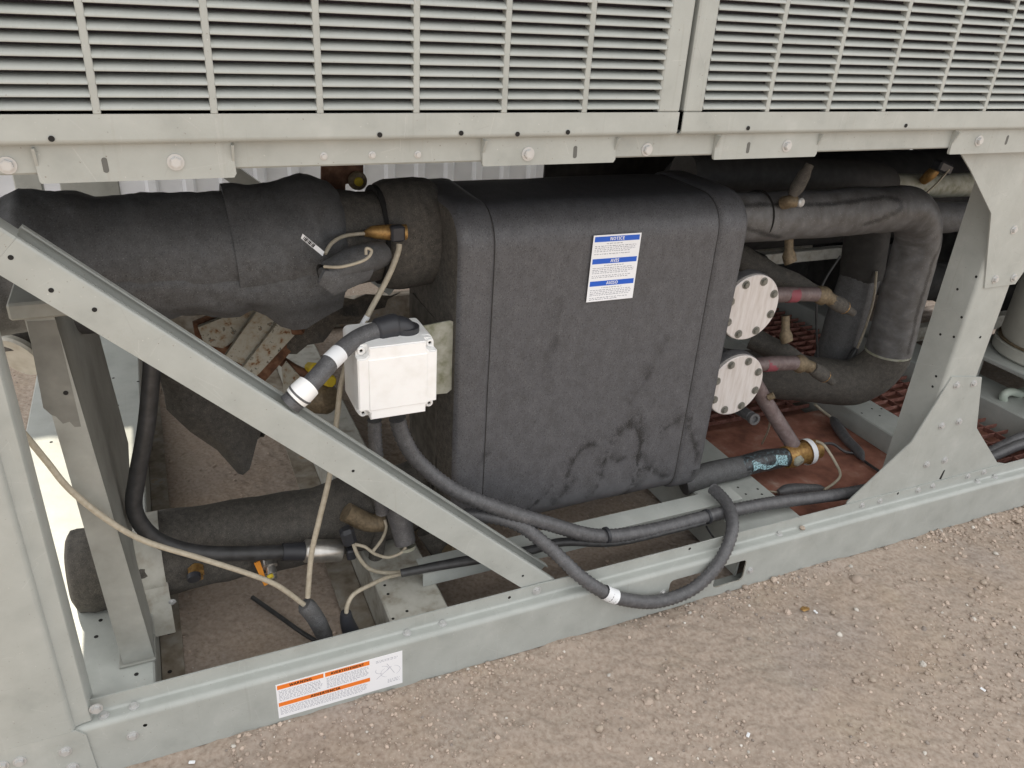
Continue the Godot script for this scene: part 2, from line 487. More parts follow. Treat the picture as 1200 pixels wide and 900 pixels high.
# ------------------------------------------------------------------ the scene
func _ready() -> void:
	var cam := Camera3D.new()
	cam.name = "camera"
	cam.transform = Transform3D(Basis(Vector3(0.913632, 0.058788, 0.402268), Vector3(0.134846, 0.889652, -0.436276), Vector3(-0.383526, 0.452840, 0.804887)), Vector3(-1.182, 1.500, 1.296))
	cam.fov = 51.916
	cam.near = 0.02
	cam.far = 400.0
	add_child(cam)
	cam.current = true
	var env := Environment.new()
	env.background_mode = Environment.BG_SKY
	var sm := ProceduralSkyMaterial.new()
	sm.sky_top_color = Color(1.0, 1.0, 1.0)
	sm.sky_horizon_color = Color(0.80, 0.815, 0.84)
	sm.sky_curve = 0.35
	sm.ground_bottom_color = Color(0.45, 0.40, 0.36)
	sm.ground_horizon_color = Color(0.8, 0.8, 0.8)
	sm.energy_multiplier = 1.0
	var sky := Sky.new()
	sky.sky_material = sm
	env.sky = sky
	env.tonemap_mode = Environment.TONE_MAPPER_LINEAR
	env.tonemap_exposure = 1.85
	env.sdfgi_enabled = true
	env.ssao_enabled = true
	env.ssil_enabled = true
	var we := WorldEnvironment.new()
	we.name = "world_environment"
	we.environment = env
	add_child(we)
	var sun := DirectionalLight3D.new()
	sun.name = "sun"
	sun.light_energy = 1.1
	sun.light_color = Color(1.0, 0.96, 0.88)
	sun.light_angular_distance = 0.5
	sun.shadow_enabled = true
	add_child(sun)
	sun.look_at_from_position(Vector3(-0.33, 1.15, -0.92) * 20.0, Vector3.ZERO)
	make_materials()
	make_fasteners()
	build_ground()
	build_casing()
	build_skid()
	build_exchanger()
	build_left_piping()
	build_right_piping()
	build_electrics()
	build_background()
	build_stones()

# ------------------------------------------------------------------ ground
func axis_lines(a: float, b: float, step: float, far: float) -> Array:
	var out := []
	var x := a
	while x < b:
		out.append(x)
		x += step
	var d := step * 2.0
	var lo := a
	var hi := x
	out.append(hi)
	while hi < far:
		d *= 1.6
		lo -= d
		hi += d
		out.push_front(lo)
		out.append(hi)
	return out

var gn1 := FastNoiseLite.new()
var gn2 := FastNoiseLite.new()
func ground_y(x: float, z: float) -> float:
	var y := gn1.get_noise_2d(x, z) * 0.010 + gn2.get_noise_2d(x, z) * 0.0055
	y -= 0.004
	if absf(z) < 0.09:    # dirt drifted against the rail
		y += 0.009 * exp(-pow((z - 0.008) / 0.026, 2.0)) * (0.55 + gn1.get_noise_2d(x * 2.5, 3.0))
	return y

func build_ground() -> void:
	gn1.seed = 71; gn1.frequency = 1.6; gn1.fractal_octaves = 3
	gn2.seed = 72; gn2.frequency = 22.0; gn2.fractal_octaves = 3
	var gn3 := FastNoiseLite.new()
	gn3.seed = 73; gn3.frequency = 1.3; gn3.fractal_octaves = 4
	var xs := axis_lines(-1.9, 2.6, 0.014, 120.0)
	var zs := axis_lines(-2.6, 1.1, 0.014, 120.0)
	var v := PackedVector3Array()
	var c := PackedColorArray()
	var nn := PackedVector3Array()
	for z in zs:
		for x in xs:
			var near: float = absf(x) + absf(z)
			var y := ground_y(x, z) if near < 9.0 else -0.004
			v.append(Vector3(x, y, z))
			var e := 0.004
			var n := Vector3.UP
			if near < 7.0:
				n = Vector3(ground_y(x - e, z) - ground_y(x + e, z), 2 * e, ground_y(x, z - e) - ground_y(x, z + e)).normalized()
			nn.append(n)
			var t := gn3.get_noise_2d(x, z)
			var damp := gn3.get_noise_2d(x * 2.3 + 9.0, z * 2.3)
			var k := 1.0 + 0.16 * t
			c.append(Color(k * (1.0 + 0.05 * damp), k, k * (1.0 - 0.08 * damp)))
	var idx := PackedInt32Array()
	var w := xs.size()
	for j in zs.size() - 1:
		for i in w - 1:
			var a := j * w + i
			idx.append_array([a, a + 1, a + w + 1, a, a + w + 1, a + w])
	var arr := []
	arr.resize(Mesh.ARRAY_MAX)
	arr[Mesh.ARRAY_VERTEX] = v
	arr[Mesh.ARRAY_NORMAL] = nn
	arr[Mesh.ARRAY_COLOR] = c
	arr[Mesh.ARRAY_INDEX] = idx
	var am := ArrayMesh.new()
	am.add_surface_from_arrays(Mesh.PRIMITIVE_TRIANGLES, arr)
	var o := MeshInstance3D.new()
	o.name = "ground"
	o.mesh = am
	o.material_override = M.soil
	add_child(o, true)
	o.set_meta("kind", "structure")
	tag(o, "brown packed dirt with fine gravel in front of and under the machine", "ground")

func pebble_mesh(sd: int) -> ArrayMesh:
	var rng := RandomNumberGenerator.new()
	rng.seed = sd
	var st := S()
	var t := (1.0 + sqrt(5.0)) / 2.0
	var p := [Vector3(-1, t, 0), Vector3(1, t, 0), Vector3(-1, -t, 0), Vector3(1, -t, 0), Vector3(0, -1, t), Vector3(0, 1, t), Vector3(0, -1, -t), Vector3(0, 1, -t), Vector3(t, 0, -1), Vector3(t, 0, 1), Vector3(-t, 0, -1), Vector3(-t, 0, 1)]
	for i in 12:
		p[i] = p[i].normalized() * rng.randf_range(0.72, 1.15) * Vector3(1.0, 0.62, 0.8)
	var fs := [[0, 11, 5], [0, 5, 1], [0, 1, 7], [0, 7, 10], [0, 10, 11], [1, 5, 9], [5, 11, 4], [11, 10, 2], [10, 7, 6], [7, 1, 8], [3, 9, 4], [3, 4, 2], [3, 2, 6], [3, 6, 8], [3, 8, 9], [4, 9, 5], [2, 4, 11], [6, 2, 10], [8, 6, 7], [9, 8, 1]]
	for q in fs:
		if sd % 2 == 0:
			grp(st)
		ctri(st, p[q[0]], p[q[1]], p[q[2]], Vector3.ZERO)
	st.generate_normals()
	return st.commit()

func build_stones() -> void:
	var rng := RandomNumberGenerator.new()
	rng.seed = 99
	for variant in 3:
		var mm := MultiMesh.new()
		mm.transform_format = MultiMesh.TRANSFORM_3D
		mm.use_colors = true
		mm.mesh = pebble_mesh(200 + variant)
		var tr := []
		var co := []
		for i in 12000:
			var x: float
			var z: float
			if i % 3 != 0:
				x = rng.randf_range(-1.2, 1.7)
				z = rng.randf_range(0.006, 0.75) if rng.randf() > 0.12 else 0.006 + 0.05 * pow(rng.randf(), 2.0)
			else:
				x = rng.randf_range(-1.9, 2.2)
				z = rng.randf_range(-2.8, 0.0)
			var cl := gn1.get_noise_2d(x * 1.3 + 30.0, z * 1.3)
			if rng.randf() > 0.55 + cl * 1.3:
				continue
			var r := 0.0013 + (0.0095 if x > 0.55 + 0.3 * cl else 0.0060) * pow(rng.randf(), 5.0)
			if rng.randf() < 0.03:
				r *= 2.1
			var b := Basis.from_euler(Vector3(rng.randf_range(-0.5, 0.5), rng.randf() * TAU, rng.randf_range(-0.5, 0.5))).scaled(Vector3.ONE * r)
			tr.append(Transform3D(b, Vector3(x, ground_y(x, z) + r * 0.22, z)))
			var k := rng.randf_range(0.7, 1.25)
			var col := Color(0.43 * k, 0.345 * k, 0.28 * k)
			if rng.randf() < 0.05:
				col = Color(0.58, 0.54, 0.48) * rng.randf_range(0.7, 1.15)
			elif rng.randf() < 0.04:
				col = Color(0.26, 0.22, 0.19)
			co.append(col)
		mm.instance_count = tr.size()
		for i in tr.size():
			mm.set_instance_transform(i, tr[i])
			mm.set_instance_color(i, co[i])
		var o := MultiMeshInstance3D.new()
		o.name = ["fine_gravel", "gravel_chips", "gravel_grit"][variant]
		o.multimesh = mm
		o.material_override = M.pebble
		add_child(o, true)
		o.set_meta("kind", "stuff")
		tag(o, ["fine angular gravel strewn over the brown dirt", "rounded gravel grains scattered on the brown dirt", "small broken grit lying on the brown dirt"][variant], "gravel")
	# the stones one can point to
	var big := [[0, 0, 0.011, "largest rounded brown stone, lying alone on the dirt at the bottom middle"], [0, 0, 0.007, "small round stone up and left of the largest lone stone at the bottom middle"], [0, 0, 0.009, "stone in the dirt near the bottom edge, well right of the largest lone stone"], [0, 0, 0.009, "stone half sunk in the dirt just right of the largest lone stone"], [0, 0, 0.010, "pale stone at the head of the loose rubble near the right edge"], [0, 0, 0.008, "small tan stone just right of and below the pale stone in the right rubble"], [0, 0, 0.008, "flat tan stone just left of the pale stone in the right rubble"], [0, 0, 0.012, "stone at the right picture edge close to the base rail"], [0, 0, 0.008, "small stone next to the white flake and the yellow leaf on the dirt"], [0, 0, 0.009, "rounded stone in the dirt below the rubble on the right"]]
	var spots := [Vector3(-0.418, 0.000, 0.275), Vector3(-0.419, 0.000, 0.153), Vector3(0.296, 0.000, 0.395), Vector3(-0.244, 0.000, 0.246), Vector3(0.909, 0.000, 0.234), Vector3(0.935, 0.000, 0.270), Vector3(0.821, 0.000, 0.260), Vector3(1.303, 0.000, 0.060), Vector3(0.381, 0.000, 0.172), Vector3(0.717, 0.000, 0.395)]
	for i in big.size():
		var p: Vector3 = spots[i]
		var o := MeshInstance3D.new()
		o.name = numbered("stone")
		o.mesh = pebble_mesh(301 + i * 2)
		o.material_override = M.stone
		o.transform = Transform3D(Basis.from_euler(Vector3(0.2, i * 1.3, 0.1)).scaled(Vector3.ONE * big[i][2] * 1.15), p + Vector3(0, big[i][2] * 0.3, 0))
		add_child(o, true)
		tag(o, big[i][3], "stone", "loose stones on the dirt")

# ------------------------------------------------------------------ upper casing
func slat(st: SurfaceTool, x0: float, x1: float, y: float) -> void:
	var p := 0.0172
	var prof := [Vector2(0.000, y), Vector2(0.0010, y + 0.0006), Vector2(0.0010, y + 0.0026), Vector2(-0.0002, y + 0.0042), Vector2(-0.0035, y + 0.0077), Vector2(-0.0085, y + 0.0102), Vector2(-0.0150, y + p * 0.69), Vector2(-0.024, y + p * 0.75),
		Vector2(-0.024, y + p * 0.75 - 0.001), Vector2(-0.0150, y + p * 0.69 - 0.001), Vector2(-0.0088, y + 0.0091), Vector2(-0.0040, y + 0.0066), Vector2(-0.0012, y + 0.0034), Vector2(-0.0006, y + 0.002), Vector2(-0.0006, y)]
	extr(st, prof, Vector3(x0, 0, 0), Vector3.BACK, Vector3.UP, Vector3(x1 - x0, 0, 0))

func louvre_panel(x0: float, x1: float, cols: Array, label: String, rows: int, first_seen: float, last_seen: float) -> Node3D:
	var t := thing("louvred_panel", label, "louvre panel", "louvred casing panels")
	var yb := 1.258
	var yo := 1.3005
	var p := 0.0172
	var top_rows := 48
	var yt := yo + p * top_rows
	var st := S()
	# bottom border with a rolled lower edge
	var prof := [Vector2(0, yo), Vector2(0, yb + 0.008)]
	for k in 6:
		var a := PI / 2 * k / 5.0
		prof.append(Vector2(-0.008 + 0.008 * cos(a), yb + 0.008 - 0.008 * sin(a)))
	prof.append_array([Vector2(-0.03, yb), Vector2(-0.03, yb + 0.002), Vector2(-0.008, yb + 0.003), Vector2(-0.003, yb + 0.008), Vector2(-0.003, yo)])
	extr(st, prof, Vector3(x0 + 0.003, 0, 0), Vector3.BACK, Vector3.UP, Vector3(x1 - x0 - 0.006, 0, 0))
	put(t, "bottom_rail", st, M.paint)
	st = S()
	box(st, Vector3((x0 + x1) * 0.5, yt + 0.03, -0.003), Vector3(x1 - x0 - 0.006, 0.06, 0.006), 0.002)
	put(t, "top_rail", st, M.paint)
	for e in [[x0 + 0.003, cols[0]], [cols[cols.size() - 1], x1 - 0.003]]:
		st = S()
		box(st, Vector3((e[0] + e[1]) * 0.5, (yo + yt) * 0.5, -0.012), Vector3(e[1] - e[0], yt - yo, 0.024), 0.003)
		put(t, "stile", st, M.paint)
	for i in range(1, cols.size() - 1):
		st = S()
		box(st, Vector3(cols[i], (yo + yt) * 0.5, -0.008), Vector3(0.0105, yt - yo, 0.017), 0.001)
		put(t, "mullion", st, M.paint)
	var rest := S()
	var rng := RandomNumberGenerator.new()
	rng.seed = int(x0 * 100.0) + 400
	for i in cols.size() - 1:
		var a: float = cols[i] + (0.005 if i > 0 else -0.001)
		var b: float = cols[i + 1] - (0.005 if i < cols.size() - 2 else -0.001)
		for r in top_rows:
			var seen: bool = r < rows and b > first_seen and a < last_seen
			var s := S() if seen else rest
			slat(s, a, b, yo + r * p + 0.005 + rng.randf_range(-0.0004, 0.0004))
			if seen:
				put(t, "slat", s, M.paint)
	var o := put(t, "upper_slats", rest, M.paint)
	o.set_meta("kind", "stuff")
	return t

func build_casing() -> void:
	var cols := []
	for k in range(-2, 7):
		cols.append(-1.2385 + 0.1563 * k)
	cols[0] = -1.545
	cols[8] = -0.3005
	var t := louvre_panel(-1.66, -0.2485, cols, "wider louvred grey-beige steel casing panel, to the left of the seam", 10, -1.5, 0.0)
	for q in [Vector3(-1.301, 1.268, 0.001), Vector3(-0.832, 1.267, 0.001), Vector3(-0.691, 1.268, 0.001), Vector3(-0.586, 1.265, 0.001), Vector3(-0.487, 1.267, 0.001)]:
		hole(t, q, Vector3.BACK)
	cols = [-0.198]
	for k in 12:
		cols.append(-0.043 + 0.158 * k)
	t = louvre_panel(-0.2445, 1.80, cols, "right louvred casing panel of grey-beige steel, to the right of the seam", 15, -0.3, 0.72)
	for q in [Vector3(-0.083, 1.270, 0.001), Vector3(0.351, 1.271, 0.001)]:
		hole(t, q, Vector3.BACK)
	# body behind the panels
	t = thing("chiller_casing", "big grey upper casing with finned coil behind the louvred panels", "machine casing")
	var st := S()
	box(st, Vector3(0.57, 1.78, -0.055), Vector3(4.44, 0.94, 0.03), 0.0)
	put(t, "finned_coil", st, M.coil)
	st = S()
	box(st, Vector3(0.57, 2.30, -1.1), Vector3(4.50, 0.06, 2.2), 0.01)
	put(t, "roof", st, M.paint)
	st = S()
	box(st, Vector3(0.57, 1.262, -1.12), Vector3(4.44, 0.012, 2.08), 0.0)
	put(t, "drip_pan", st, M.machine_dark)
	for s in [-1.66, 2.80]:
		st = S()
		box(st, Vector3(s, 1.77, -1.1), Vector3(0.012, 1.0, 2.1), 0.0)
		put(t, "end_panel", st, M.paint)
	st = S()
	box(st, Vector3(0.57, 1.77, -2.17), Vector3(4.44, 1.0, 0.012), 0.0)
	put(t, "rear_panel", st, M.paint)
	st = S()
	box(st, Vector3(-1.664, 1.07, -1.04), Vector3(0.006, 0.37, 0.66), 0.0)  # unseen sheet added at the left end to block sun from the near cross beam
	put(t, "added_sun_block", st, M.paint)
	# beam under the panels, with bolted lugs
	t = thing("upper_beam", "grey steel beam under the louvred panels carrying bolted lugs", "beam")
	st = S()
	var prof := [Vector2(0, 0.05), Vector2(0, 0.003), Vector2(-0.003, 0), Vector2(-0.06, 0), Vector2(-0.06, 0.003), Vector2(-0.005, 0.003), Vector2(-0.003, 0.05)]
	extr(st, prof, Vector3(-1.66, 1.2145, -0.020), Vector3.BACK, Vector3.UP, Vector3(4.3, 0, 0))
	put(t, "channel", st, M.paint)
	var lugs := [Vector3(-1.326, 1.207, -0.013), Vector3(-1.062, 1.203, -0.013), Vector3(-0.642, 1.208, -0.013), Vector3(-0.377, 1.209, -0.013), Vector3(-0.142, 1.207, -0.013), Vector3(0.121, 1.208, -0.013), Vector3(0.535, 1.208, -0.013), Vector3(1.029, 1.202, -0.013)]
	for i in 4:
		var a: Vector3 = lugs[i * 2]
		var b: Vector3 = lugs[i * 2 + 1]
		st = S()
		var yb := minf(a.y, b.y)
		plate(st, [Vector2(a.x, yb), Vector2(b.x, yb), Vector2(b.x + 0.004, yb + 0.006), Vector2(b.x, 1.264), Vector2(a.x - 0.004, 1.264), Vector2(a.x - 0.002, yb + 0.004)], -0.0199, -0.013)
		for e in [a.x - 0.001, b.x + 0.001]:
			extr(st, [Vector2(-0.006, 1.254), Vector2(0.012, 1.254), Vector2(-0.006, yb + 0.012)], Vector3(e - 0.002, 0, -0.013), Vector3.BACK, Vector3.UP, Vector3(0.004, 0, 0))
		put(t, "lug", st, M.paint)
	for q in [Vector3(-1.144, 1.229, -0.013), Vector3(-0.557, 1.228, -0.013), Vector3(0.038, 1.231, -0.013), Vector3(0.620, 1.232, -0.013)]:
		bolt(t, q, Vector3.BACK, 1.0)
	for q in [Vector3(-1.364, 1.229, -0.020), Vector3(-0.301, 1.229, -0.020)]:
		bolt(t, q, Vector3.BACK, 1.0)
	for q in [Vector3(-0.920, 1.231, -0.020), Vector3(-0.840, 1.231, -0.020), Vector3(-0.761, 1.230, -0.020)]:
		screw(t, q, Vector3.BACK, 0.8)
	for q in [Vector3(-1.240, 1.227, -0.013), Vector3(-0.461, 1.229, -0.013), Vector3(-0.062, 1.229, -0.013), Vector3(0.719, 1.232, -0.013)]:
		st = S()
		var o2 := []
		for k in 12:
			var a := TAU * k / 12.0
			o2.append(Vector2(q.x + 0.0042 * cos(a), q.y + 0.0042 * sin(a) + (0.007 if sin(a) > 0 else -0.007)))
		plate(st, o2, q.z - 0.004, q.z + 0.0003)
		put(t, "slot", st, M.hole_grey)

# ------------------------------------------------------------------ steel skid
func rounded(c: Vector2, h: Vector2, r: float, n := 4) -> Array:
	var a := []
	for k in 4:
		var q: Vector2 = c + Vector2([1, -1, -1, 1][k] * (h.x - r), [1, 1, -1, -1][k] * (h.y - r))
		for i in n + 1:
			a.append(q + Vector2(r, 0).rotated(PI / 2 * k + PI / 2 * i / n))
	return a

func hat_beam(called: String, x0: float, x1: float, z0: float, z1: float, label: String, flange_l: float, flange_r: float, m: Material) -> Node3D:
	var t := thing(called, label, "cross beam", "cross beams of the skid")
	var st := S()
	var y := 0.150
	extr(st, [Vector2(x0, y - 0.004), Vector2(x0 + 0.004, y), Vector2(x1 - 0.004, y), Vector2(x1, y - 0.004), Vector2(x1, 0.012), Vector2(x1 - 0.005, 0.012), Vector2(x1 - 0.005, y - 0.006), Vector2(x0 + 0.005, y - 0.006), Vector2(x0 + 0.005, 0.012), Vector2(x0, 0.012)], Vector3(0, 0, z1), Vector3.RIGHT, Vector3.UP, Vector3(0, 0, z0 - z1))
	put(t, "channel", st, m)
	st = S()
	if flange_l > 0.0:
		box(st, Vector3(x0 - flange_l * 0.5 - 0.001, 0.0095, (z0 + z1) * 0.5), Vector3(flange_l, 0.005, z0 - z1), 0.001)
		put(t, "flange", st, M.flange)
	st = S()
	if flange_r > 0.0:
		box(st, Vector3(x1 + flange_r * 0.5 + 0.001, 0.0095, (z0 + z1) * 0.5), Vector3(flange_r, 0.005, z0 - z1), 0.001)
		put(t, "flange", st, M.flange)
	return t

func build_skid() -> void:
	# ---- front base rail
	var t := thing("base_rail", "long grey steel base rail with forklift slots lying on the dirt", "base rail")
	var cut := CSGCombiner3D.new()
	cut.name = "channel"
	t.add_child(cut, true)
	var outer := [Vector2(0, 0)]
	var r := 0.012
	for k in 7:
		var a := PI / 2 * k / 6.0
		outer.append(Vector2(-r + r * cos(a), 0.141 - r + r * sin(a)))
	for k in 5:
		var a := PI / 2 * k / 4.0
		outer.append(Vector2(-0.026 - 0.006 * sin(a), 0.147 - 0.006 * cos(a)))
	outer.append_array([Vector2(-0.032, 0.1785), Vector2(-0.0355, 0.1785), Vector2(-0.0355, 0.142), Vector2(-0.027, 0.137), Vector2(-0.014, 0.136), Vector2(-0.0045, 0.127), Vector2(-0.0045, 0.005), Vector2(-0.05, 0.005), Vector2(-0.05, 0.0)])
	var body := CSGPolygon3D.new()
	body.polygon = PackedVector2Array(outer)
	body.depth = 4.4
	body.smooth_faces = false
	body.transform = Transform3D(Basis(Vector3(0, 0, 1), Vector3.UP, Vector3(-1, 0, 0)), Vector3(-1.66, 0, 0))
	body.material = M.paint
	cut.add_child(body)
	for c in [Vector2(-0.006, 0.066), Vector2(0.146, 0.067)]:
		var s := CSGPolygon3D.new()
		s.polygon = PackedVector2Array(rounded(c, Vector2(0.052, 0.037), 0.013))
		s.depth = 0.03
		s.position = Vector3(0, 0, 0.012)
		s.operation = CSGShape3D.OPERATION_SUBTRACTION
		s.material = M.paint_dusty
		cut.add_child(s)
	for q in [Vector3(-1.343, 0.104, 0.000), Vector3(-0.518, 0.161, -0.033), Vector3(0.014, 0.167, -0.033), Vector3(0.787, 0.172, -0.033)]:
		var s := CSGCylinder3D.new()
		s.radius = 0.0042
		s.height = 0.03
		s.sides = 12
		s.transform = Transform3D(Basis(Vector3.RIGHT, PI / 2), q)
		s.operation = CSGShape3D.OPERATION_SUBTRACTION
		s.material = M.dark_hole
		cut.add_child(s)
	for q in [Vector3(-1.369, 0.085, 0.000), Vector3(-0.076, 0.066, -0.000), Vector3(0.218, 0.060, 0.000)]:
		bolt(t, q, Vector3.BACK, 0.9)
	for q in [Vector3(-1.413, 0.141, -0.019), Vector3(-1.358, 0.141, -0.022), Vector3(-0.780, 0.141, -0.024), Vector3(-0.693, 0.141, -0.024), Vector3(0.323, 0.141, -0.025), Vector3(1.147, 0.141, -0.038), Vector3(1.231, 0.141, -0.031)]:
		screw(t, Vector3(q.x, 0.141, clampf(q.z, -0.025, -0.012)), Vector3.UP, 1.3)
	bolt(t, Vector3(-0.444, 0.161, -0.032), Vector3.BACK, 0.95)
	for q in [Vector3(0.641, 0.163, -0.032), Vector3(0.715, 0.161, -0.032), Vector3(0.876, 0.165, -0.032), Vector3(0.939, 0.167, -0.032), Vector3(1.098, 0.169, -0.032), Vector3(1.174, 0.169, -0.032)]:
		screw(t, q, Vector3.BACK, 1.25)
	warning_label(t)
	# ---- rear rail, the same section turned round
	t = thing("rear_rail", "dirt-brown base rail at the far side under the machine", "base rail")
	var st := S()
	box(st, Vector3(0.54, 0.07, -2.17), Vector3(4.4, 0.14, 0.05), 0.006)
	put(t, "channel", st, M.flange)
	# ---- cross beams
	t = hat_beam("cross_beam", -1.65, -1.315, -0.037, -2.14, "leftmost cross beam, partly sunlit, with a leg standing on it", 0.0, 0.05, M.paint)
	for q in [Vector3(-1.348, 0.150, -0.256), Vector3(-1.329, 0.150, -0.229), Vector3(-1.350, 0.150, -0.153), Vector3(-1.351, 0.150, -0.100), Vector3(-1.422, 0.150, -0.295), Vector3(-1.430, 0.150, -0.244), Vector3(-1.401, 0.150, -1.573), Vector3(-1.321, 0.150, -1.520), Vector3(-1.387, 0.150, -1.354), Vector3(-1.573, 0.150, -1.165)]:
		hole(t, q, Vector3.UP, 1.1)
	for q in [Vector3(-1.293, 0.012, -0.353), Vector3(-1.297, 0.012, -0.224)]:
		hole(t, q, Vector3.UP, 1.2)
	t = hat_beam("cross_beam", -0.808, -0.664, -0.037, -2.14, "dusty cross beam in the middle, passing under the forked pale wire", 0.07, 0.05, M.paint_dusty)
	for q in [Vector3(-0.788, 0.150, -0.156), Vector3(-0.787, 0.150, -0.189), Vector3(-0.800, 0.150, -0.071), Vector3(-0.762, 0.150, -0.084)]:
		hole(t, q, Vector3.UP, 0.9)
	t = hat_beam("cross_beam", 0.205, 0.437, -0.037, -2.14, "cross beam right of the black tank, beside the rusty floor plate", 0.0, 0.04, M.paint)
	for q in [Vector3(0.351, 0.150, -0.249), Vector3(0.351, 0.150, -0.211), Vector3(0.405, 0.150, -0.221), Vector3(0.399, 0.150, -0.194), Vector3(0.304, 0.150, -0.222), Vector3(0.246, 0.150, -0.196)]:
		hole(t, q, Vector3.UP, 0.9)
	t = hat_beam("cross_beam", 1.098, 1.238, -0.037, -2.14, "cross beam behind the right leg, under the pipe elbow", 0.03, 0.03, M.paint)
	for q in [Vector3(1.186, 0.150, -0.511), Vector3(1.172, 0.150, -0.460), Vector3(1.120, 0.150, -0.497), Vector3(1.135, 0.150, -0.335), Vector3(1.222, 0.150, -0.499)]:
		hole(t, q, Vector3.UP, 0.9)
	t = hat_beam("cross_beam", 1.71, 1.90, -0.037, -2.14, "rightmost cross beam, seen through the gap right of the leg", 0.03, 0.03, M.paint)
	# tank support angle
	t = thing("support_angle", "thin grey steel angle carrying the black tank above the cross beams", "support rail")
	st = S()
	extr(st, [Vector2(0, 0.1515), Vector2(0, 0.190), Vector2(-0.003, 0.1925), Vector2(-0.06, 0.1925), Vector2(-0.06, 0.188), Vector2(-0.005, 0.188), Vector2(-0.005, 0.1515)], Vector3(-0.70, 0, -0.150), Vector3.BACK, Vector3.UP, Vector3(0.98, 0, 0))
	put(t, "angle", st, M.paint)
	st = S()
	box(st, Vector3(-0.21, 0.171, -0.50), Vector3(0.90, 0.036, 0.05), 0.003)
	put(t, "rear_angle", st, M.paint)
	# ---- left corner post
	t = thing("corner_post", "wide grey steel corner post standing at the left edge of the skid", "post")
	st = S()
	var pp := [Vector2(-1.66, 0.004), Vector2(-1.473, 0.004)]
	for k in 6:
		var a := PI / 2 - PI / 2 * k / 5.0
		pp.append(Vector2(-1.473 + 0.010 * cos(a), -0.006 + 0.010 * sin(a)))
	pp.append_array([Vector2(-1.452, -0.010), Vector2(-1.436, -0.012), Vector2(-1.433, -0.016), Vector2(-1.433, -0.075), Vector2(-1.437, -0.075), Vector2(-1.437, -0.016), Vector2(-1.464, -0.014), Vector2(-1.475, 0.0005), Vector2(-1.66, 0.0005)])
	extr(st, pp, Vector3(0, 0.1445, 0), Vector3.RIGHT, Vector3.BACK, Vector3(0, 1.11, 0))
	put(t, "post_web", st, M.paint)
	st = S()
	plate(st, [Vector2(-1.66, 0.002), Vector2(-1.4405, 0.002), Vector2(-1.4435, 0.03), Vector2(-1.447, 0.126), Vector2(-1.462, 0.1443), Vector2(-1.66, 0.1443)], 0.0005, 0.004)
	put(t, "foot_plate", st, M.paint)
	for q in [Vector3(-1.488, 0.098, 0.004), Vector3(-1.484, 0.049, 0.004), Vector3(-1.565, 0.105, 0.004), Vector3(-1.594, 0.106, 0.004)]:
		bolt(t, q, Vector3.BACK, 0.95)
	bolt(t, Vector3(-1.422, 0.173, -0.012), Vector3.BACK, 1.0)
	# ---- diagonal brace
	t = thing("diagonal_brace", "grey steel channel brace slanting down from upper left to the base rail", "brace")
	var A := Vector3(-1.376, 1.119, -0.038)
	var Bp := Vector3(-0.398, 0.180, -0.038)
	var dir := (Bp - A).normalized()
	var nrm := Vector3(dir.y, -dir.x, 0)
	if nrm.y > 0: nrm = -nrm
	var wdt := 0.5 * (absf((Vector3(-1.408, 1.066, -0.038) - A).dot(nrm)) + absf((Vector3(-0.487, 0.177, -0.038) - A).dot(nrm)))
	st = S()
	var start := A - dir * 0.10
	var ln := (Bp - start).length() + 0.03
	# lipped channel, open side up, in (inward depth, down)
	var bs := [Vector2(0, wdt), Vector2(0, 0.005)]
	for k in 5:
		var a := PI / 2 * k / 4.0
		bs.append(Vector2(0.005 - 0.005 * cos(a), 0.005 - 0.005 * sin(a)))
	bs.append_array([Vector2(0.012, 0.0), Vector2(0.012, 0.003), Vector2(0.007, 0.0035), Vector2(0.0045, 0.006), Vector2(0.0045, wdt - 0.004), Vector2(0.0595, wdt - 0.004), Vector2(0.0595, -0.0015), Vector2(0.052, -0.0015), Vector2(0.052, -0.0045), Vector2(0.064, -0.0045), Vector2(0.064, wdt)])
	extr(st, bs, A, Vector3(0, 0, -1), nrm, dir * ((Bp - A).length() + 0.012))
	put(t, "channel", st, M.paint)
	st = S()
	extr(st, [Vector2(0.0003, wdt), Vector2(0.0003, 0.004), Vector2(0.004, 0.0005), Vector2(0.045, 0.0005), Vector2(0.045, 0.004), Vector2(0.007, 0.004), Vector2(0.0035, 0.007), Vector2(0.0035, wdt)], A - dir * 0.16, Vector3(0, 0, -1), nrm, dir * 0.1598)
	put(t, "end_tab", st, M.paint)
	for q in [Vector3(-1.389, 1.090, -0.038), Vector3(-1.346, 1.034, -0.038), Vector3(-1.292, 0.996, -0.038), Vector3(-0.888, 0.604, -0.038), Vector3(-0.483, 0.214, -0.038)]:
		hole(t, q, Vector3.BACK, 0.75 if q.x > -1.2 else 0.95)
	# ---- left inner leg
	t = thing("inner_leg", "grey steel channel leg with a darker upper patch, standing on the leftmost cross beam", "leg")
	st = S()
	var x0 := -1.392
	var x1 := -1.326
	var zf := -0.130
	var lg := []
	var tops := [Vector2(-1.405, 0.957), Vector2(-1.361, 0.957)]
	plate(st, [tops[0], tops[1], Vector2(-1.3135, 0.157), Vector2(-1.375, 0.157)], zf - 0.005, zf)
	put(t, "front_web", st, M.paint_shaded)
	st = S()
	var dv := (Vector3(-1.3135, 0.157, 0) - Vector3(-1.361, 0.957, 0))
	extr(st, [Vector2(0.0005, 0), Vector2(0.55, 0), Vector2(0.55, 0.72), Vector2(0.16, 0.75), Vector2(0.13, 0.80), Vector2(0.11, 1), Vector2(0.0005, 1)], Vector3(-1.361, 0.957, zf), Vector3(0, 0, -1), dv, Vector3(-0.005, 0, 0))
	put(t, "side_web", st, M.paint_shaded)
	st = S()
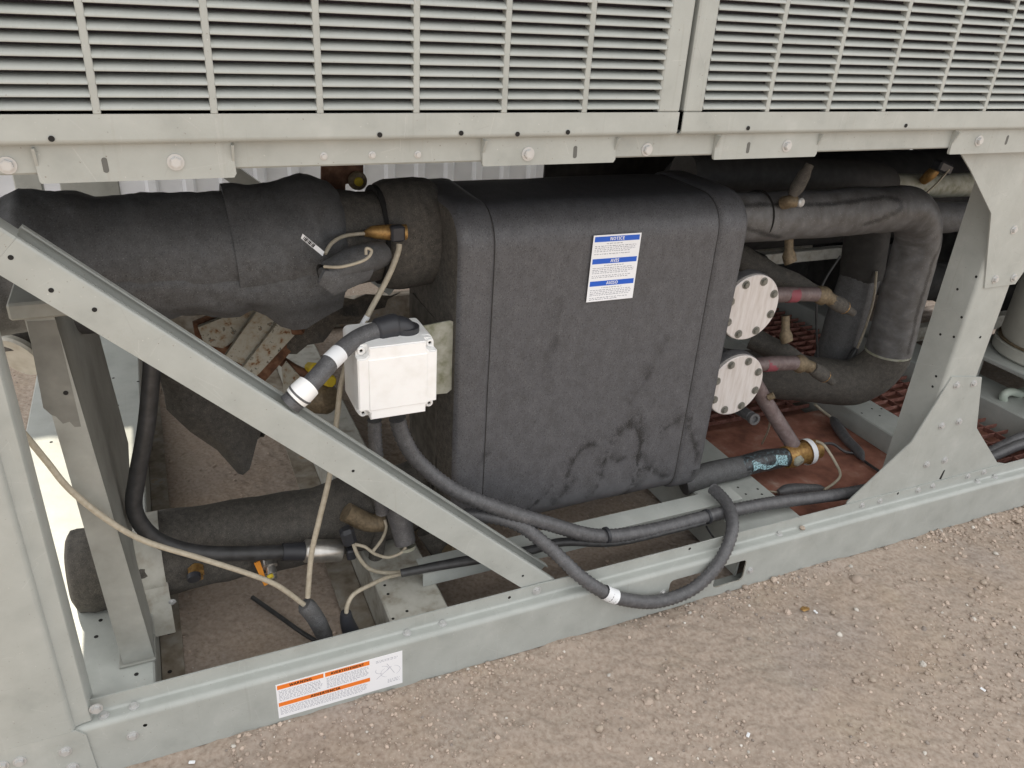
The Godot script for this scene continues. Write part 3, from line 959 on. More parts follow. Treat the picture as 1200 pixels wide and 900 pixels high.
	plate(st, [Vector2(-1.402, 0.951), Vector2(-1.360, 0.949), Vector2(-1.357, 0.741), Vector2(-1.367, 0.742), Vector2(-1.373, 0.754), Vector2(-1.384, 0.752), Vector2(-1.392, 0.768), Vector2(-1.399, 0.773), Vector2(-1.408, 0.788)], zf, zf + 0.0006)
	put(t, "upper_patch", st, M.patch_grey)  # darker grey patch over the upper part of the front web
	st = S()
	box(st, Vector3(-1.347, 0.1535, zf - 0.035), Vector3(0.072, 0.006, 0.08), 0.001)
	put(t, "base_plate", st, M.paint_shaded)
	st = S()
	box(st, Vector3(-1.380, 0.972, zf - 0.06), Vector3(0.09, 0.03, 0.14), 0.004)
	put(t, "head_plate", st, M.paint_shaded)
	hole(t, Vector3(-1.369, 0.812, -0.129), Vector3.BACK, 1.0)
	# ---- right leg with its two plates
	t = thing("right_leg", "grey steel leg with bolted gusset plates, right of the pipe elbow", "leg")
	st = S()
	x0 = 0.838
	x1 = 0.978
	zf = -0.0405
	lg = []
	for k in 5:
		var a := PI - PI / 2 * k / 4.0
		lg.append(Vector2(x0 + 0.010 + 0.010 * cos(a), zf - 0.010 + 0.010 * sin(a)))
	for k in 5:
		var a := PI / 2 - PI / 2 * k / 4.0
		lg.append(Vector2(x1 - 0.008 + 0.008 * cos(a), zf - 0.008 + 0.008 * sin(a)))
	lg.append_array([Vector2(x1, zf - 0.022), Vector2(x1 - 0.004, zf - 0.022), Vector2(x1 - 0.004, zf - 0.008), Vector2(x1 - 0.010, zf - 0.004), Vector2(x0 + 0.010, zf - 0.004), Vector2(x0 + 0.004, zf - 0.010), Vector2(x0 + 0.004, zf - 0.105), Vector2(x0, zf - 0.105)])
	extr(st, lg, Vector3(0, 0.151, 0), Vector3.RIGHT, Vector3.BACK, Vector3(0, 1.06, 0))
	put(t, "channel", st, M.paint)
	var gus := [Vector2(0.858, 0.560), Vector2(0.778, 0.356), Vector2(0.582, 0.186), Vector2(0.576, 0.113), Vector2(1.361, 0.117), Vector2(1.235, 0.190), Vector2(1.060, 0.352), Vector2(0.993, 0.540)]
	for k in gus.size():
		if gus[k].y < 0.17: gus[k].y = 0.151
	st = S()
	plate(st, gus, -0.0402, -0.0362)
	put(t, "gusset_plate", st, M.paint)
	st = S()
	var up := [Vector2(0.593, 1.206), Vector2(0.658, 1.156), Vector2(0.787, 1.043), Vector2(0.864, 0.831), Vector2(0.989, 0.832), Vector2(1.014, 0.880), Vector2(0.973, 1.033), Vector2(1.168, 1.151), Vector2(1.135, 1.204)]
	plate(st, up, -0.0402, -0.0362)
	put(t, "head_plate", st, M.paint)
	for q in [Vector3(0.889, 0.530, -0.036), Vector3(0.964, 0.524, -0.036), Vector3(0.886, 0.393, -0.036), Vector3(0.960, 0.395, -0.036), Vector3(0.880, 0.257, -0.036), Vector3(0.959, 0.256, -0.036), Vector3(0.899, 0.993, -0.036), Vector3(0.894, 0.855, -0.036), Vector3(0.971, 0.853, -0.036)]:
		bolt(t, q, Vector3.BACK, 0.95)
	st = S()
	var q0 := Vector3(0.972, 0.200, -0.036)
	plate(st, [Vector2(q0.x - 0.006, q0.y - 0.016), Vector2(q0.x + 0.004, q0.y - 0.02), Vector2(q0.x + 0.008, q0.y + 0.016), Vector2(q0.x + 0.001, q0.y + 0.014)], -0.0361, -0.0358)
	put(t, "slot", st, M.dark_hole)
	for q in [Vector3(0.838, 0.861, -0.053), Vector3(0.838, 0.810, -0.094), Vector3(0.838, 0.741, -0.055), Vector3(0.838, 0.670, -0.100), Vector3(0.838, 0.680, -0.058), Vector3(0.838, 0.549, -0.071), Vector3(0.838, 0.515, -0.071)]:
		hole(t, q, Vector3.LEFT, 0.9)
	hole(t, Vector3(0.926, 0.676, -0.040), Vector3.BACK, 0.9)
	# ---- floor plate and grating on the right
	t = thing("floor_plate", "rusty red steel floor plate between the cross beams right of the tank", "floor plate")
	st = S()
	box(st, Vector3(0.768, 0.072, -0.36), Vector3(0.655, 0.008, 0.62), 0.001)
	put(t, "plate", st, M.rust)
	grating("grating", 1.27, 1.68, -0.05, -1.75, "rust-red bar grating right of the leg, between two cross beams")
	grating("grating", 0.47, 1.07, -0.70, -1.95, "rust-red bar grating behind the black pipes")

func grating(called: String, x0: float, x1: float, z0: float, z1: float, label: String) -> void:
	var t := thing(called, label, "grating", "red steel gratings")
	var z := z0
	while z > z1:
		var st := S()
		box(st, Vector3((x0 + x1) * 0.5, 0.085, z), Vector3(x1 - x0, 0.016, 0.005), 0.001)
		put(t, "bar", st, M.grate)
		z -= 0.048
	var x := x0 + 0.05
	while x < x1:
		var st := S()
		box(st, Vector3(x, 0.0865, (z0 + z1) * 0.5), Vector3(0.006, 0.018, z0 - z1), 0.001)
		put(t, "cross_rod", st, M.grate)
		x += 0.095
	var st2 := S()
	box(st2, Vector3((x0 + x1) * 0.5, 0.045, (z0 + z1) * 0.5), Vector3(x1 - x0, 0.006, z0 - z1), 0.001)
	put(t, "tray", st2, M.rust)

# ------------------------------------------------------------------ printed labels
func rect_px(im: Image, x: int, y: int, w: int, h: int, c: Color) -> void:
	im.fill_rect(Rect2i(x, y, w, h), c)

func print_lines(im: Image, x: int, y: int, w: int, n: int, gap: int, c: Color, rng: RandomNumberGenerator) -> void:
	for k in n:
		var px := x
		var stop := x + w - (rng.randi_range(0, w / 3) if k == n - 1 else rng.randi_range(0, 10))
		while px < stop:
			var word := rng.randi_range(5, 16)
			var q := px
			while q < mini(px + word, stop):
				im.fill_rect(Rect2i(q, y + k * gap + rng.randi_range(0, 1), 2, rng.randi_range(3, 4)), c)
				q += 3
			px += word + 5

func decal(parent: Node, called: String, im: Image, a: Vector3, u: Vector3, v: Vector3, n: Vector3) -> void:
	# a stuck-on sheet 0.6 mm thick: a is its lower left corner, u and v its edges
	var st := S()
	var e := n * 0.0006
	grp(st)
	for q in [[a + e, 0, 1], [a + e + u + v, 1, 0], [a + e + u, 1, 1], [a + e, 0, 1], [a + e + v, 0, 0], [a + e + u + v, 1, 0]]:
		st.set_uv(Vector2(q[1], q[2]))
		st.add_vertex(q[0])
	st.set_uv(Vector2(0.01, 0.01))
	for s in [[a, u, n], [a + v, u, n], [a, v, n], [a + u, v, n]]:
		grp(st)
		cquad(st, s[0], s[0] + s[1], s[0] + s[1] + e, s[0] + e, a + (u + v) * 0.5)
	var m := mat(Color.WHITE, 0.35)
	m.albedo_texture = ImageTexture.create_from_image(im)
	put(parent, called, st, m)

func lettering(parent: Node, called: String, text: String, p: Vector3, u: Vector3, n: Vector3, height: float, m: Material, max_w := 0.0) -> void:
	var t := TextMesh.new()
	var f := SystemFont.new()
	f.font_names = PackedStringArray(["Droid Sans"])
	f.font_weight = 700
	t.font = f
	t.text = text
	t.font_size = 32
	t.depth = 0.02
	t.pixel_size = 0.01
	var bb := t.get_aabb()
	var s := height / bb.size.y
	var sx := s
	if max_w > 0.0 and bb.size.x * s > max_w:
		sx = max_w / bb.size.x
	var o := MeshInstance3D.new()
	o.name = called
	o.mesh = t
	o.material_override = m
	u = u.normalized()
	var w := n.cross(u)
	o.transform = Transform3D(Basis(u * sx, w * s, n * 0.02), p - u * (bb.get_center().x * sx) - w * (bb.get_center().y * s))
	parent.add_child(o, true)

func warning_label(t: Node) -> void:
	var im := Image.create(640, 230, false, Image.FORMAT_RGB8)
	im.fill(Color(0.93, 0.93, 0.94))
	var rng := RandomNumberGenerator.new()
	rng.seed = 8
	var ink := Color(0.45, 0.46, 0.52)
	var org := Color(0.93, 0.49, 0.16)
	rect_px(im, 6, 8, 226, 28, org)
	rect_px(im, 240, 8, 226, 28, org)
	rect_px(im, 6, 126, 460, 26, org)
	print_lines(im, 12, 46, 214, 8, 9, ink, rng)
	print_lines(im, 246, 46, 214, 8, 9, ink, rng)
	print_lines(im, 12, 160, 440, 6, 9, ink, rng)
	# service diagram on the right: hand, arrow and frame lines
	print_lines(im, 500, 26, 120, 2, 9, ink, rng)
	print_lines(im, 560, 176, 66, 3, 9, ink, rng)
	for k in 90:
		var a := TAU * k / 90.0
		for c in [[530, 96, 34], [575, 120, 52]]:
			if sin(a * 2.0 + c[2]) > -0.5:
				im.fill_rect(Rect2i(int(c[0] + c[2] * cos(a)), int(c[1] + c[2] * 0.7 * sin(a)), 2, 2), Color(0.62, 0.63, 0.68))
	for k in 80:
		im.fill_rect(Rect2i(500 + k, 150 - int(k * 0.8), 2, 2), Color(0.6, 0.6, 0.66))
		im.fill_rect(Rect2i(556 + k / 2, 60 + k, 2, 2), Color(0.66, 0.66, 0.7))
	var a0 := Vector3(-1.083, 0.014, 0.000)
	var b0 := Vector3(-0.799, 0.014, 0.000)
	var c0 := Vector3(-1.083, 0.112, 0.000)
	a0.y = maxf(a0.y, 0.012)
	var u := Vector3(b0.x - a0.x, 0, 0)
	var v := Vector3(0, 0.1165 - a0.y, 0)
	decal(t, "warning_label", im, a0, u, v, Vector3.BACK)
	var lab := t.get_node("warning_label")
	lab.set_meta("label", "white label with orange bars and a service diagram")
	var n := Vector3.BACK
	for w in [["WARNING", 0.186, 0.904], ["AVERTISSEMENT", 0.55, 0.904], ["ADVERTENCIA", 0.37, 0.395]]:
		lettering(lab, "lettering", w[0], a0 + u * w[1] + v * w[2] + n * 0.0007, u, n, 0.0072, M.dark_hole, 0.075)

func notice_label(t: Node) -> void:
	var im := Image.create(260, 350, false, Image.FORMAT_RGB8)
	im.fill(Color(0.93, 0.94, 0.95))
	var rng := RandomNumberGenerator.new()
	rng.seed = 18
	var ink := Color(0.42, 0.44, 0.5)
	var blue := Color(0.10, 0.36, 0.78)
	for k in 3:
		var y := [8, 122, 240][k] as int
		rect_px(im, 8, y, 244, 27, blue)
		print_lines(im, 75, y + 35, 110, 1, 8, ink, rng)
		print_lines(im, 14, y + 47, 230, 4, 9, ink, rng)
		print_lines(im, 14, y + 88, 220, 2 if k > 0 else 1, 9, ink, rng)
	var z := -0.2205
	var a0 := Vector3(-0.280, 0.837, -0.220)
	var c0 := Vector3(-0.279, 0.999, -0.220)
	var b0 := Vector3(-0.152, 0.836, -0.220)
	var u := Vector3(b0.x - a0.x, b0.y - a0.y, 0)
	var v := Vector3(-u.y, u.x, 0).normalized() * (c0 - a0).length()
	decal(t, "notice_label", im, a0, u, v, Vector3.BACK)
	var lab := t.get_node("notice_label")
	lab.set_meta("label", "white notice sheet with three blue bands")
	for w in [["NOTICE", 0.94], ["AVIS", 0.614], ["AVISO", 0.277]]:
		lettering(lab, "lettering", w[0], a0 + u * 0.5 + v * w[1] + Vector3(0, 0, 0.0007), u, Vector3.BACK, 0.0078, M.tag_white)

# ------------------------------------------------------------------ insulated heat exchanger
var TZ := -0.405
func tank_ring(x: float, g: float, n := 7) -> Array:
	# profile starts at the lower end of the flat front and runs up, over the top and round; returns [point, length along the profile]
	var hw := 0.180 + g
	var y0 := 0.196 - g
	var y1 := 1.064 + g
	var r := 0.085 + g
	var out := []
	var s := 0.0
	var last := Vector3.ZERO
	var raw := []
	for k in 19:
		raw.append(Vector2(hw, lerpf(y0 + r, y1 - r, k / 18.0)))
	for k in range(1, n + 1):
		var a := PI / 2 * k / n
		raw.append(Vector2(hw - r + r * cos(a), y1 - r + r * sin(a)))
	for k in range(1, 5):
		raw.append(Vector2(lerpf(hw - r, -hw + r, k / 4.0), y1))
	for k in range(1, n + 1):
		var a := PI / 2 + PI / 2 * k / n
		raw.append(Vector2(-hw + r + r * cos(a), y1 - r + r * sin(a)))
	for k in range(1, 5):
		raw.append(Vector2(-hw, lerpf(y1 - r, y0 + r, k / 4.0)))
	for k in range(1, n + 1):
		var a := PI + PI / 2 * k / n
		raw.append(Vector2(-hw + r + r * cos(a), y0 + r + r * sin(a)))
	for k in range(1, 3):
		raw.append(Vector2(lerpf(-hw + r, hw - r, k / 2.0), y0))
	for k in range(1, n + 1):
		var a := PI * 1.5 + PI / 2 * k / n
		raw.append(Vector2(hw - r + r * cos(a), y0 + r + r * sin(a)))
	for k in raw.size():
		var w := gn1.get_noise_3d(x * 2.0, raw[k].y * 2.0, raw[k].x * 2.0) * 0.0035
		var c := Vector2(raw[k].x, raw[k].y - 0.63)
		var p := Vector3(x, raw[k].y + c.normalized().y * w, TZ + raw[k].x + c.normalized().x * w)
		if k > 0:
			s += raw[k].distance_to(raw[k - 1])
		out.append([p, s])
	return out

func tank_shell(st: SurfaceTool, sections: Array) -> void:
	var per := 2.31
	grp(st)
	for i in sections.size() - 1:
		var a := tank_ring(sections[i][0], sections[i][1])
		var b := tank_ring(sections[i + 1][0], sections[i + 1][1])
		var ua: float = (sections[i][0] + 0.62) / 0.83
		var ub: float = (sections[i + 1][0] + 0.62) / 0.83
		for k in a.size() - 1:
			var q := [[a[k], ua], [b[k], ub], [b[k + 1], ub], [a[k + 1], ua]]
			for t in [[0, 2, 1], [0, 3, 2]]:
				for j in t:
					st.set_uv(Vector2(q[j][1], 1.0 - q[j][0][1] / per))
					st.add_vertex(q[j][0][0])

func tank_cap(st: SurfaceTool, x: float, g: float, out: float) -> void:
	var a := tank_ring(x, g)
	grp(st)
	var c := Vector3(x + out * 0.01, 0.63, TZ)
	for k in a.size() - 1:
		ctri(st, c, a[k][0], a[k + 1][0], c - Vector3(out, 0, 0))

func tank_texture() -> ImageTexture:
	var f := [[0.0, lin(0.064, 0.064, 0.067)], [0.4, lin(0.081, 0.081, 0.087)], [0.6, lin(0.088, 0.088, 0.095)], [0.8, lin(0.095, 0.095, 0.101)], [1.0, lin(0.121, 0.121, 0.128)]]
	var base := tex(1024, 0.02, 6, 83, f).get_image()
	var im := Image.create(1024, 2048, false, Image.FORMAT_RGB8)
	im.blit_rect(base, Rect2i(0, 0, 1024, 1024), Vector2i(0, 0))
	im.blit_rect(base, Rect2i(0, 0, 1024, 1024), Vector2i(0, 1024))
	var rng := RandomNumberGenerator.new()
	rng.seed = 5
	var pix := func(p: Vector2) -> Vector2:
		return Vector2((p.x + 0.62) / 0.83 * 1024.0, (1.0 - (p.y - 0.281) / 2.31) * 2048.0)
	var blend := func(x: int, y: int, c: Color, a: float) -> void:
		if x < 0 or x > 1023: return
		y = posmod(y, 2048)
		im.set_pixel(x, y, im.get_pixel(x, y).lerp(c, a))
	# brown dust: thick on the top and the upper left shoulder
	var dust := lin(0.160, 0.136, 0.112)
	for i in 60000:
		var t := rng.randf()
		var p := Vector2(rng.randf() * 1024.0, 1150.0 + 280.0 * pow(t, 1.0) - 420.0)
		blend.call(int(p.x), int(p.y), dust, 0.35 * rng.randf())
	for i in 26000:
		blend.call(int(absf(rng.randfn()) * 70.0), int(rng.randf() * 2048.0), lin(0.136, 0.120, 0.106), 0.4 * rng.randf())
	# wiped, sooty outlines on the lower right of the front
	var soot := lin(0.016, 0.016, 0.017)
	var strokes := [
		[10.0, 0.75, [Vector2(-0.277, 0.344), Vector2(-0.264, 0.387), Vector2(-0.246, 0.416), Vector2(-0.222, 0.429), Vector2(-0.196, 0.427)]],
		[7.0, 0.6, [Vector2(-0.383, 0.256), Vector2(-0.360, 0.278), Vector2(-0.322, 0.314)]],
		[11.0, 0.8, [Vector2(-0.171, 0.327), Vector2(-0.168, 0.368), Vector2(-0.157, 0.406), Vector2(-0.131, 0.446), Vector2(-0.102, 0.467), Vector2(-0.070, 0.470)]],
		[14.0, 0.9, [Vector2(-0.102, 0.467), Vector2(-0.072, 0.443), Vector2(-0.055, 0.405), Vector2(-0.059, 0.359), Vector2(-0.060, 0.312), Vector2(-0.063, 0.261), Vector2(-0.076, 0.212), Vector2(-0.093, 0.175)]],
		[12.0, 0.6, [Vector2(-0.054, 0.331), Vector2(-0.011, 0.308), Vector2(0.031, 0.276), Vector2(0.073, 0.255)]],
		[12.0, 0.6, [Vector2(0.005, 0.427), Vector2(0.027, 0.444), Vector2(0.059, 0.452), Vector2(0.093, 0.454)]],
		[14.0, 0.55, [Vector2(0.093, 0.427), Vector2(0.122, 0.366), Vector2(0.140, 0.334), Vector2(0.134, 0.306)]],
		[9.0, 0.45, [Vector2(-0.148, 0.377), Vector2(-0.124, 0.359), Vector2(-0.098, 0.364)]],
		[16.0, 0.35, [Vector2(-0.307, 0.260), Vector2(-0.276, 0.303), Vector2(-0.247, 0.330)]],
		[16.0, 0.4, [Vector2(-0.201, 0.250), Vector2(-0.179, 0.287), Vector2(-0.167, 0.318)]],
		[12.0, 0.4, [Vector2(-0.076, 0.176), Vector2(-0.042, 0.198), Vector2(-0.026, 0.218)]],
		[18.0, 0.18, [Vector2(-0.108, 0.541), Vector2(-0.066, 0.610), Vector2(-0.029, 0.703)]],
		[22.0, 0.14, [Vector2(-0.367, 0.654), Vector2(-0.348, 0.742), Vector2(-0.345, 0.851)]],
		[10.0, 0.3, [Vector2(-0.546, 0.432), Vector2(-0.524, 0.453), Vector2(-0.504, 0.461)]],
	]
	for s in strokes:
		var pts: Array = s[2]
		for i in pts.size() - 1:
			var a: Vector2 = pix.call(pts[i])
			var b: Vector2 = pix.call(pts[i + 1])
			var nv := (b - a).normalized().orthogonal()
			var n := int(a.distance_to(b) * s[0] * 6.0)
			for k in n:
				var off: float = -log(maxf(rng.randf(), 0.002)) * s[0] * 0.9
				if rng.randf() < 0.35: off = -off * 0.35
				var q: Vector2 = a.lerp(b, rng.randf_range(-0.15, 1.15)) + nv * off
				q += Vector2(rng.randfn(), rng.randfn()) * 2.0
				var gate: float = 0.75 + gn1.get_noise_2d(q.x * 0.012, q.y * 0.012) * 1.1 - rng.randf() * 0.85
				if gate > 0.2:
					blend.call(int(q.x), int(q.y), soot, clampf(s[1] * 0.7, 0, 1))
	# sandy grain over the whole jacket
	for i in 90000:
		var k := clampf(0.075 + 0.06 * rng.randfn(), 0.015, 0.3)
		var x := rng.randi_range(0, 1023)
		var y := rng.randi_range(1000, 2047)
		blend.call(x, y, lin(k, k, k), 0.6)
		blend.call(x + 1, y, lin(k, k, k), 0.6)
		blend.call(x, y + 1, lin(k, k, k), 0.45)
	# pale specks and short scratches
	for i in 5200:
		var p := Vector2i(rng.randi_range(0, 1022), rng.randi_range(1000, 2046))
		var k := rng.randf_range(0.10, 0.30)
		blend.call(p.x, p.y, lin(k, k, k), rng.randf())
		if rng.randf() < 0.3:
			blend.call(p.x + 1, p.y, lin(k, k, k), 0.5)
	for i in 300:
		var p := Vector2(rng.randf() * 1024.0, rng.randf_range(1300.0, 2040.0))
		var d := Vector2.from_angle(rng.randfn(PI / 2, 0.5))
		var k := rng.randf_range(0.05, 0.11)
		for j in rng.randi_range(6, 40):
			blend.call(int(p.x + d.x * j), int(p.y + d.y * j), lin(k, k, k), 0.3)
	# streaks of run-down water
	for i in 160:
		var x := rng.randi_range(0, 1023)
		var y := rng.randi_range(1250, 1700)
		var k := rng.randf_range(0.03, 0.085)
		for j in rng.randi_range(60, 420):
			blend.call(x + int(gn2.get_noise_2d(x * 0.1, j * 0.003) * 4.0), y + j, lin(k, k * 0.97, k * 0.95), 0.16)
	return ImageTexture.create_from_image(im)

func build_exchanger() -> void:
	var t := thing("heat_exchanger", "big black foam-covered box-shaped heat exchanger with rounded corners and a notice sheet", "heat exchanger")
	M.tank = mat(Color.WHITE, 0.5)
	M.tank.albedo_texture = tank_texture()
	var sec := []
	for k in 21:
		sec.append([lerpf(-0.595, 0.154, k / 20.0), 0.0])
	var st := S()
	tank_shell(st, sec)
	put(t, "jacket", st, M.tank)
	for e in [[-0.603, -0.520, -1.0], [0.079, 0.164, 1.0]]:
		st = S()
		tank_shell(st, [[e[0], -0.006], [e[0] + 0.004, 0.002], [e[0] + 0.010, 0.0065], [e[0] + 0.022, 0.008], [e[1] - 0.02, 0.008], [e[1] - 0.008, 0.0065], [e[1] - 0.002, 0.003], [e[1], -0.006]])
		put(t, "end_band", st, M.tank)
		st = S()
		tank_cap(st, e[0] if e[2] < 0 else e[1], -0.006, e[2])
		put(t, "end_sheet", st, M.foam_dusty)
	for x in [-0.5205, 0.0772]:
		st = S()
		tank_shell(st, [[x, -0.002], [x, 0.0012], [x + 0.0018, 0.0012], [x + 0.0018, -0.002]])
		put(t, "seam", st, M.tape_dark)
	notice_label(t)
	# bare strip of the frame showing at the left end
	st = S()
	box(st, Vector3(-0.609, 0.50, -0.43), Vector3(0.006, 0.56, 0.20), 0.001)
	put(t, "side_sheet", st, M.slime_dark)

func make_slime() -> void:
	M.patch_grey = textured(tex(256, 0.02, 5, 67, [[0.0, lin(0.12, 0.118, 0.105)], [0.6, lin(0.17, 0.168, 0.15)], [1.0, lin(0.22, 0.215, 0.19)]]), 0.5, 0.55)
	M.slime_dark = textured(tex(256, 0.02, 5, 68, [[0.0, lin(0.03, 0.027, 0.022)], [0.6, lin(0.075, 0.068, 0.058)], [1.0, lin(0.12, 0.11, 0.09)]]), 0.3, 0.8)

# ------------------------------------------------------------------ pipework on the left
func sheet(st: SurfaceTool, rows: Array, thick: float, n: Vector3) -> void:
	# a torn sheet from a grid of points: rows of equal length
	grp(st)
	for i in rows.size() - 1:
		for k in rows[i].size() - 1:
			var a: Vector3 = rows[i][k]
			var b: Vector3 = rows[i][k + 1]
			var c: Vector3 = rows[i + 1][k + 1]
			var d: Vector3 = rows[i + 1][k]
			var m := (a + b + c + d) * 0.25
			cquad(st, a, b, c, d, m - n)
			cquad(st, a - n * thick, b - n * thick, c - n * thick, d - n * thick, m + n)
	grp(st)
	var edge := []
	for k in rows[0].size(): edge.append(rows[0][k])
	for i in range(1, rows.size()): edge.append(rows[i][rows[i].size() - 1])
	for k in range(rows[0].size() - 2, -1, -1): edge.append(rows[rows.size() - 1][k])
	for i in range(rows.size() - 2, 0, -1): edge.append(rows[i][0])
	var mid := Vector3.ZERO
	for e in edge: mid += e / edge.size()
	for k in edge.size():
		var a: Vector3 = edge[k]
		var b: Vector3 = edge[(k + 1) % edge.size()]
		cquad(st, a, b, b - n * thick, a - n * thick, mid)

func build_left_piping() -> void:
	var st := S()
	var yc := 0.962
	var zc := -0.45
	# suction pipe out of the tank's left end
	var t := thing("suction_pipe", "thick black foam-wrapped pipe running left from the tank under the panel", "pipe")
	tube(st, [Vector3(-0.585, yc, zc), Vector3(-0.60, yc, zc), Vector3(-0.66, yc, zc), Vector3(-0.70, yc, zc), Vector3(-0.722, yc, zc)], [[0, 0.116], [0.1, 0.123], [0.3, 0.126], [0.8, 0.126], [0.94, 0.120], [1, 0.108]], 40, 4, 0.0, 0.008)
	put(t, "collar", st, M.foam_dusty)
	st = S()
	tube(st, [Vector3(-0.715, yc, zc), Vector3(-0.728, yc, zc)], 0.113, 36, 1)
	put(t, "strap", st, M.dark_hole)
	st = S()
	tube(st, [Vector3(-0.72, yc, zc), Vector3(-0.76, yc - 0.002, zc), Vector3(-0.83, yc - 0.004, zc)], [[0, 0.106], [0.4, 0.106], [1, 0.112]], 36, 5, 0.0, 0.012)
	put(t, "neck", st, M.foam_dusty)
	st = S()
	var pts := []
	for k in 12:
		pts.append(Vector3(lerpf(-0.802, -1.045, k / 11.0), yc - 0.004 - 0.010 * k / 11.0, zc))
	tube(st, pts, [[0, 0.108], [0.08, 0.126], [0.3, 0.146], [0.55, 0.142], [0.8, 0.133], [1.0, 0.134]], 44, 3, 0.0, 0.014)
	put(t, "outer_wrap", st, M.foam)
	st = S()
	pts = []
	for k in 26:
		pts.append(Vector3(lerpf(-1.0, -1.80, k / 25.0), yc - 0.012 - 0.012 * k / 25.0, zc))
	tube(st, pts, [[0, 0.130], [0.12, 0.127], [0.28, 0.128], [0.30, 0.124], [0.36, 0.128], [0.40, 0.142], [0.52, 0.144], [0.56, 0.128], [1.0, 0.118]], 44, 3, 0.0, 0.016)
	put(t, "long_wrap", st, M.foam)
	# drooping edge of the wrap, torn along the bottom
	st = S()
	var rows := []
	for i in 9:
		var row := []
		for k in 19:
			var x := lerpf(-1.32, -0.83, k / 18.0)
			var a := lerpf(0.1, -0.82, i / 8.0)
			var drop := 0.0
			if x > -0.985:
				drop = maxf(0.0, 0.055 - absf(x + 0.93) * 0.55)
			else:
				drop = 0.012 + 0.02 * gn2.get_noise_1d(x * 1.4)
			var rr := lerpf(0.115, 0.141, smoothstep(0.0, 4.0, float(i))) + 0.014 * minf(1.0, i / 4.0) * gn1.get_noise_2d(x * 3.0, i * 0.2) + (0.012 if x > -0.985 else 0.0)
			var p := Vector3(x, yc - 0.014 + rr * sin(a), zc + rr * cos(a))
			if i == 0: p = Vector3(x, yc - 0.014 + 0.112 * sin(a), zc + 0.112 * cos(a))
			if i > 4:
				p.y -= drop * (i - 4) / 4.0
				p.y += 0.006 * gn2.get_noise_2d(x * 3.0, i * 3.0)
			row.append(p)
		rows.append(row)
	sheet(st, rows, 0.009, Vector3(0, -0.25, 0.97))
	put(t, "torn_edge", st, M.foam)
	# rusted plates under it
	t = thing("rusty_bracket", "flaking white steel bracket strips streaked with rust under the torn wrap", "bracket")
	for q in [[-0.57, [Vector2(-0.966, 0.784), Vector2(-0.923, 0.767), Vector2(-0.926, 0.745), Vector2(-1.025, 0.609), Vector2(-1.074, 0.644), Vector2(-1.038, 0.692)]], [-0.55, [Vector2(-0.918, 0.760), Vector2(-0.892, 0.721), Vector2(-0.906, 0.691), Vector2(-1.009, 0.588), Vector2(-1.039, 0.616)]], [-0.60, [Vector2(-1.126, 0.715), Vector2(-1.066, 0.734), Vector2(-0.987, 0.762), Vector2(-0.959, 0.768), Vector2(-1.025, 0.684), Vector2(-1.074, 0.653), Vector2(-1.116, 0.668)]]]:
		st = S()
		plate(st, q[1], q[0] - 0.014, q[0])
		put(t, "strip", st, M.flaking)
	st = S()
	plate(st, [Vector2(-1.136, 0.719), Vector2(-1.062, 0.747), Vector2(-0.946, 0.775), Vector2(-0.870, 0.717), Vector2(-0.888, 0.633), Vector2(-0.991, 0.524), Vector2(-1.078, 0.591), Vector2(-1.133, 0.641)], -0.632, -0.625)
	put(t, "backing_plate", st, M.rust_dark)
	st = S()
	lathe(st, Vector3(-0.902, 0.706, -0.545), Vector3(0.8, 0.2, 0.5), [[-0.01, 0.0], [-0.01, 0.014], [0.012, 0.014], [0.016, 0.011], [0.016, 0.0]], 6)
	put(t, "nut", st, M.rust_dark)
	# hanging and fallen insulation
	st = S()
	rows = []
	var c := [Vector3(-1.229, 0.608, -0.660), Vector3(-1.210, 0.680, -0.620), Vector3(-1.223, 0.473, -0.660), Vector3(-0.944, 0.473, -0.620), Vector3(-1.068, 0.279, -0.600), Vector3(-0.996, 0.401, -0.570)]
	for i in 7:
		var row := []
		for k in 8:
			var l: Vector3 = c[0].lerp(c[2], minf(1.0, i / 3.0)) if i <= 3 else c[2].lerp(c[4], (i - 3) / 3.0)
			var r: Vector3 = c[1].lerp(c[3], minf(1.0, i / 4.0)) if i <= 4 else c[3].lerp(c[5], (i - 4) / 2.0)
			var p := l.lerp(r, k / 7.0)
			p.z += 0.03 * sin(k * 0.9) + 0.02 * gn1.get_noise_2d(i * 0.4, k * 0.4)
			p += Vector3(gn2.get_noise_2d(i * 2.0, k * 2.0), gn2.get_noise_2d(k * 2.0, i * 2.0), 0) * 0.012
			row.append(p)
		rows.append(row)
	sheet(st, rows, 0.012, Vector3(0.1, 0.2, 0.97))
	single("loose_insulation", st, M.foam_dusty, "torn dark sheet of pipe insulation hanging with its point over the dirt behind the brace", "insulation", "torn insulation pieces")
	st = S()
	rows = []
	c = [Vector3(-0.905, 0.763, -0.600), Vector3(-0.602, 0.727, -0.660), Vector3(-0.924, 0.596, -0.620), Vector3(-0.719, 0.688, -0.620)]
	for i in 5:
		var row := []
		for k in 8:
			var p: Vector3 = c[0].lerp(c[1], k / 7.0).lerp(c[2].lerp(c[3], k / 7.0), i / 4.0)
			p.z += 0.05 * gn1.get_noise_2d(i * 0.5 + 5.0, k * 0.5)
			p += Vector3(gn2.get_noise_2d(i * 3.0, k * 2.0 + 4.0), gn2.get_noise_2d(k * 3.0, i * 2.0), 0) * 0.03
			row.append(p)
		rows.append(row)
	sheet(st, rows, 0.012, Vector3(0.1, 0.3, 0.95))
	single("loose_insulation", st, M.foam_dusty, "ragged dark insulation scrap above the yellow-capped valve", "insulation", "torn insulation pieces")
	# small valve with yellow caps
	t = thing("capped_valve", "rusty valve with two yellow caps left of the white box", "valve")
	st = S()
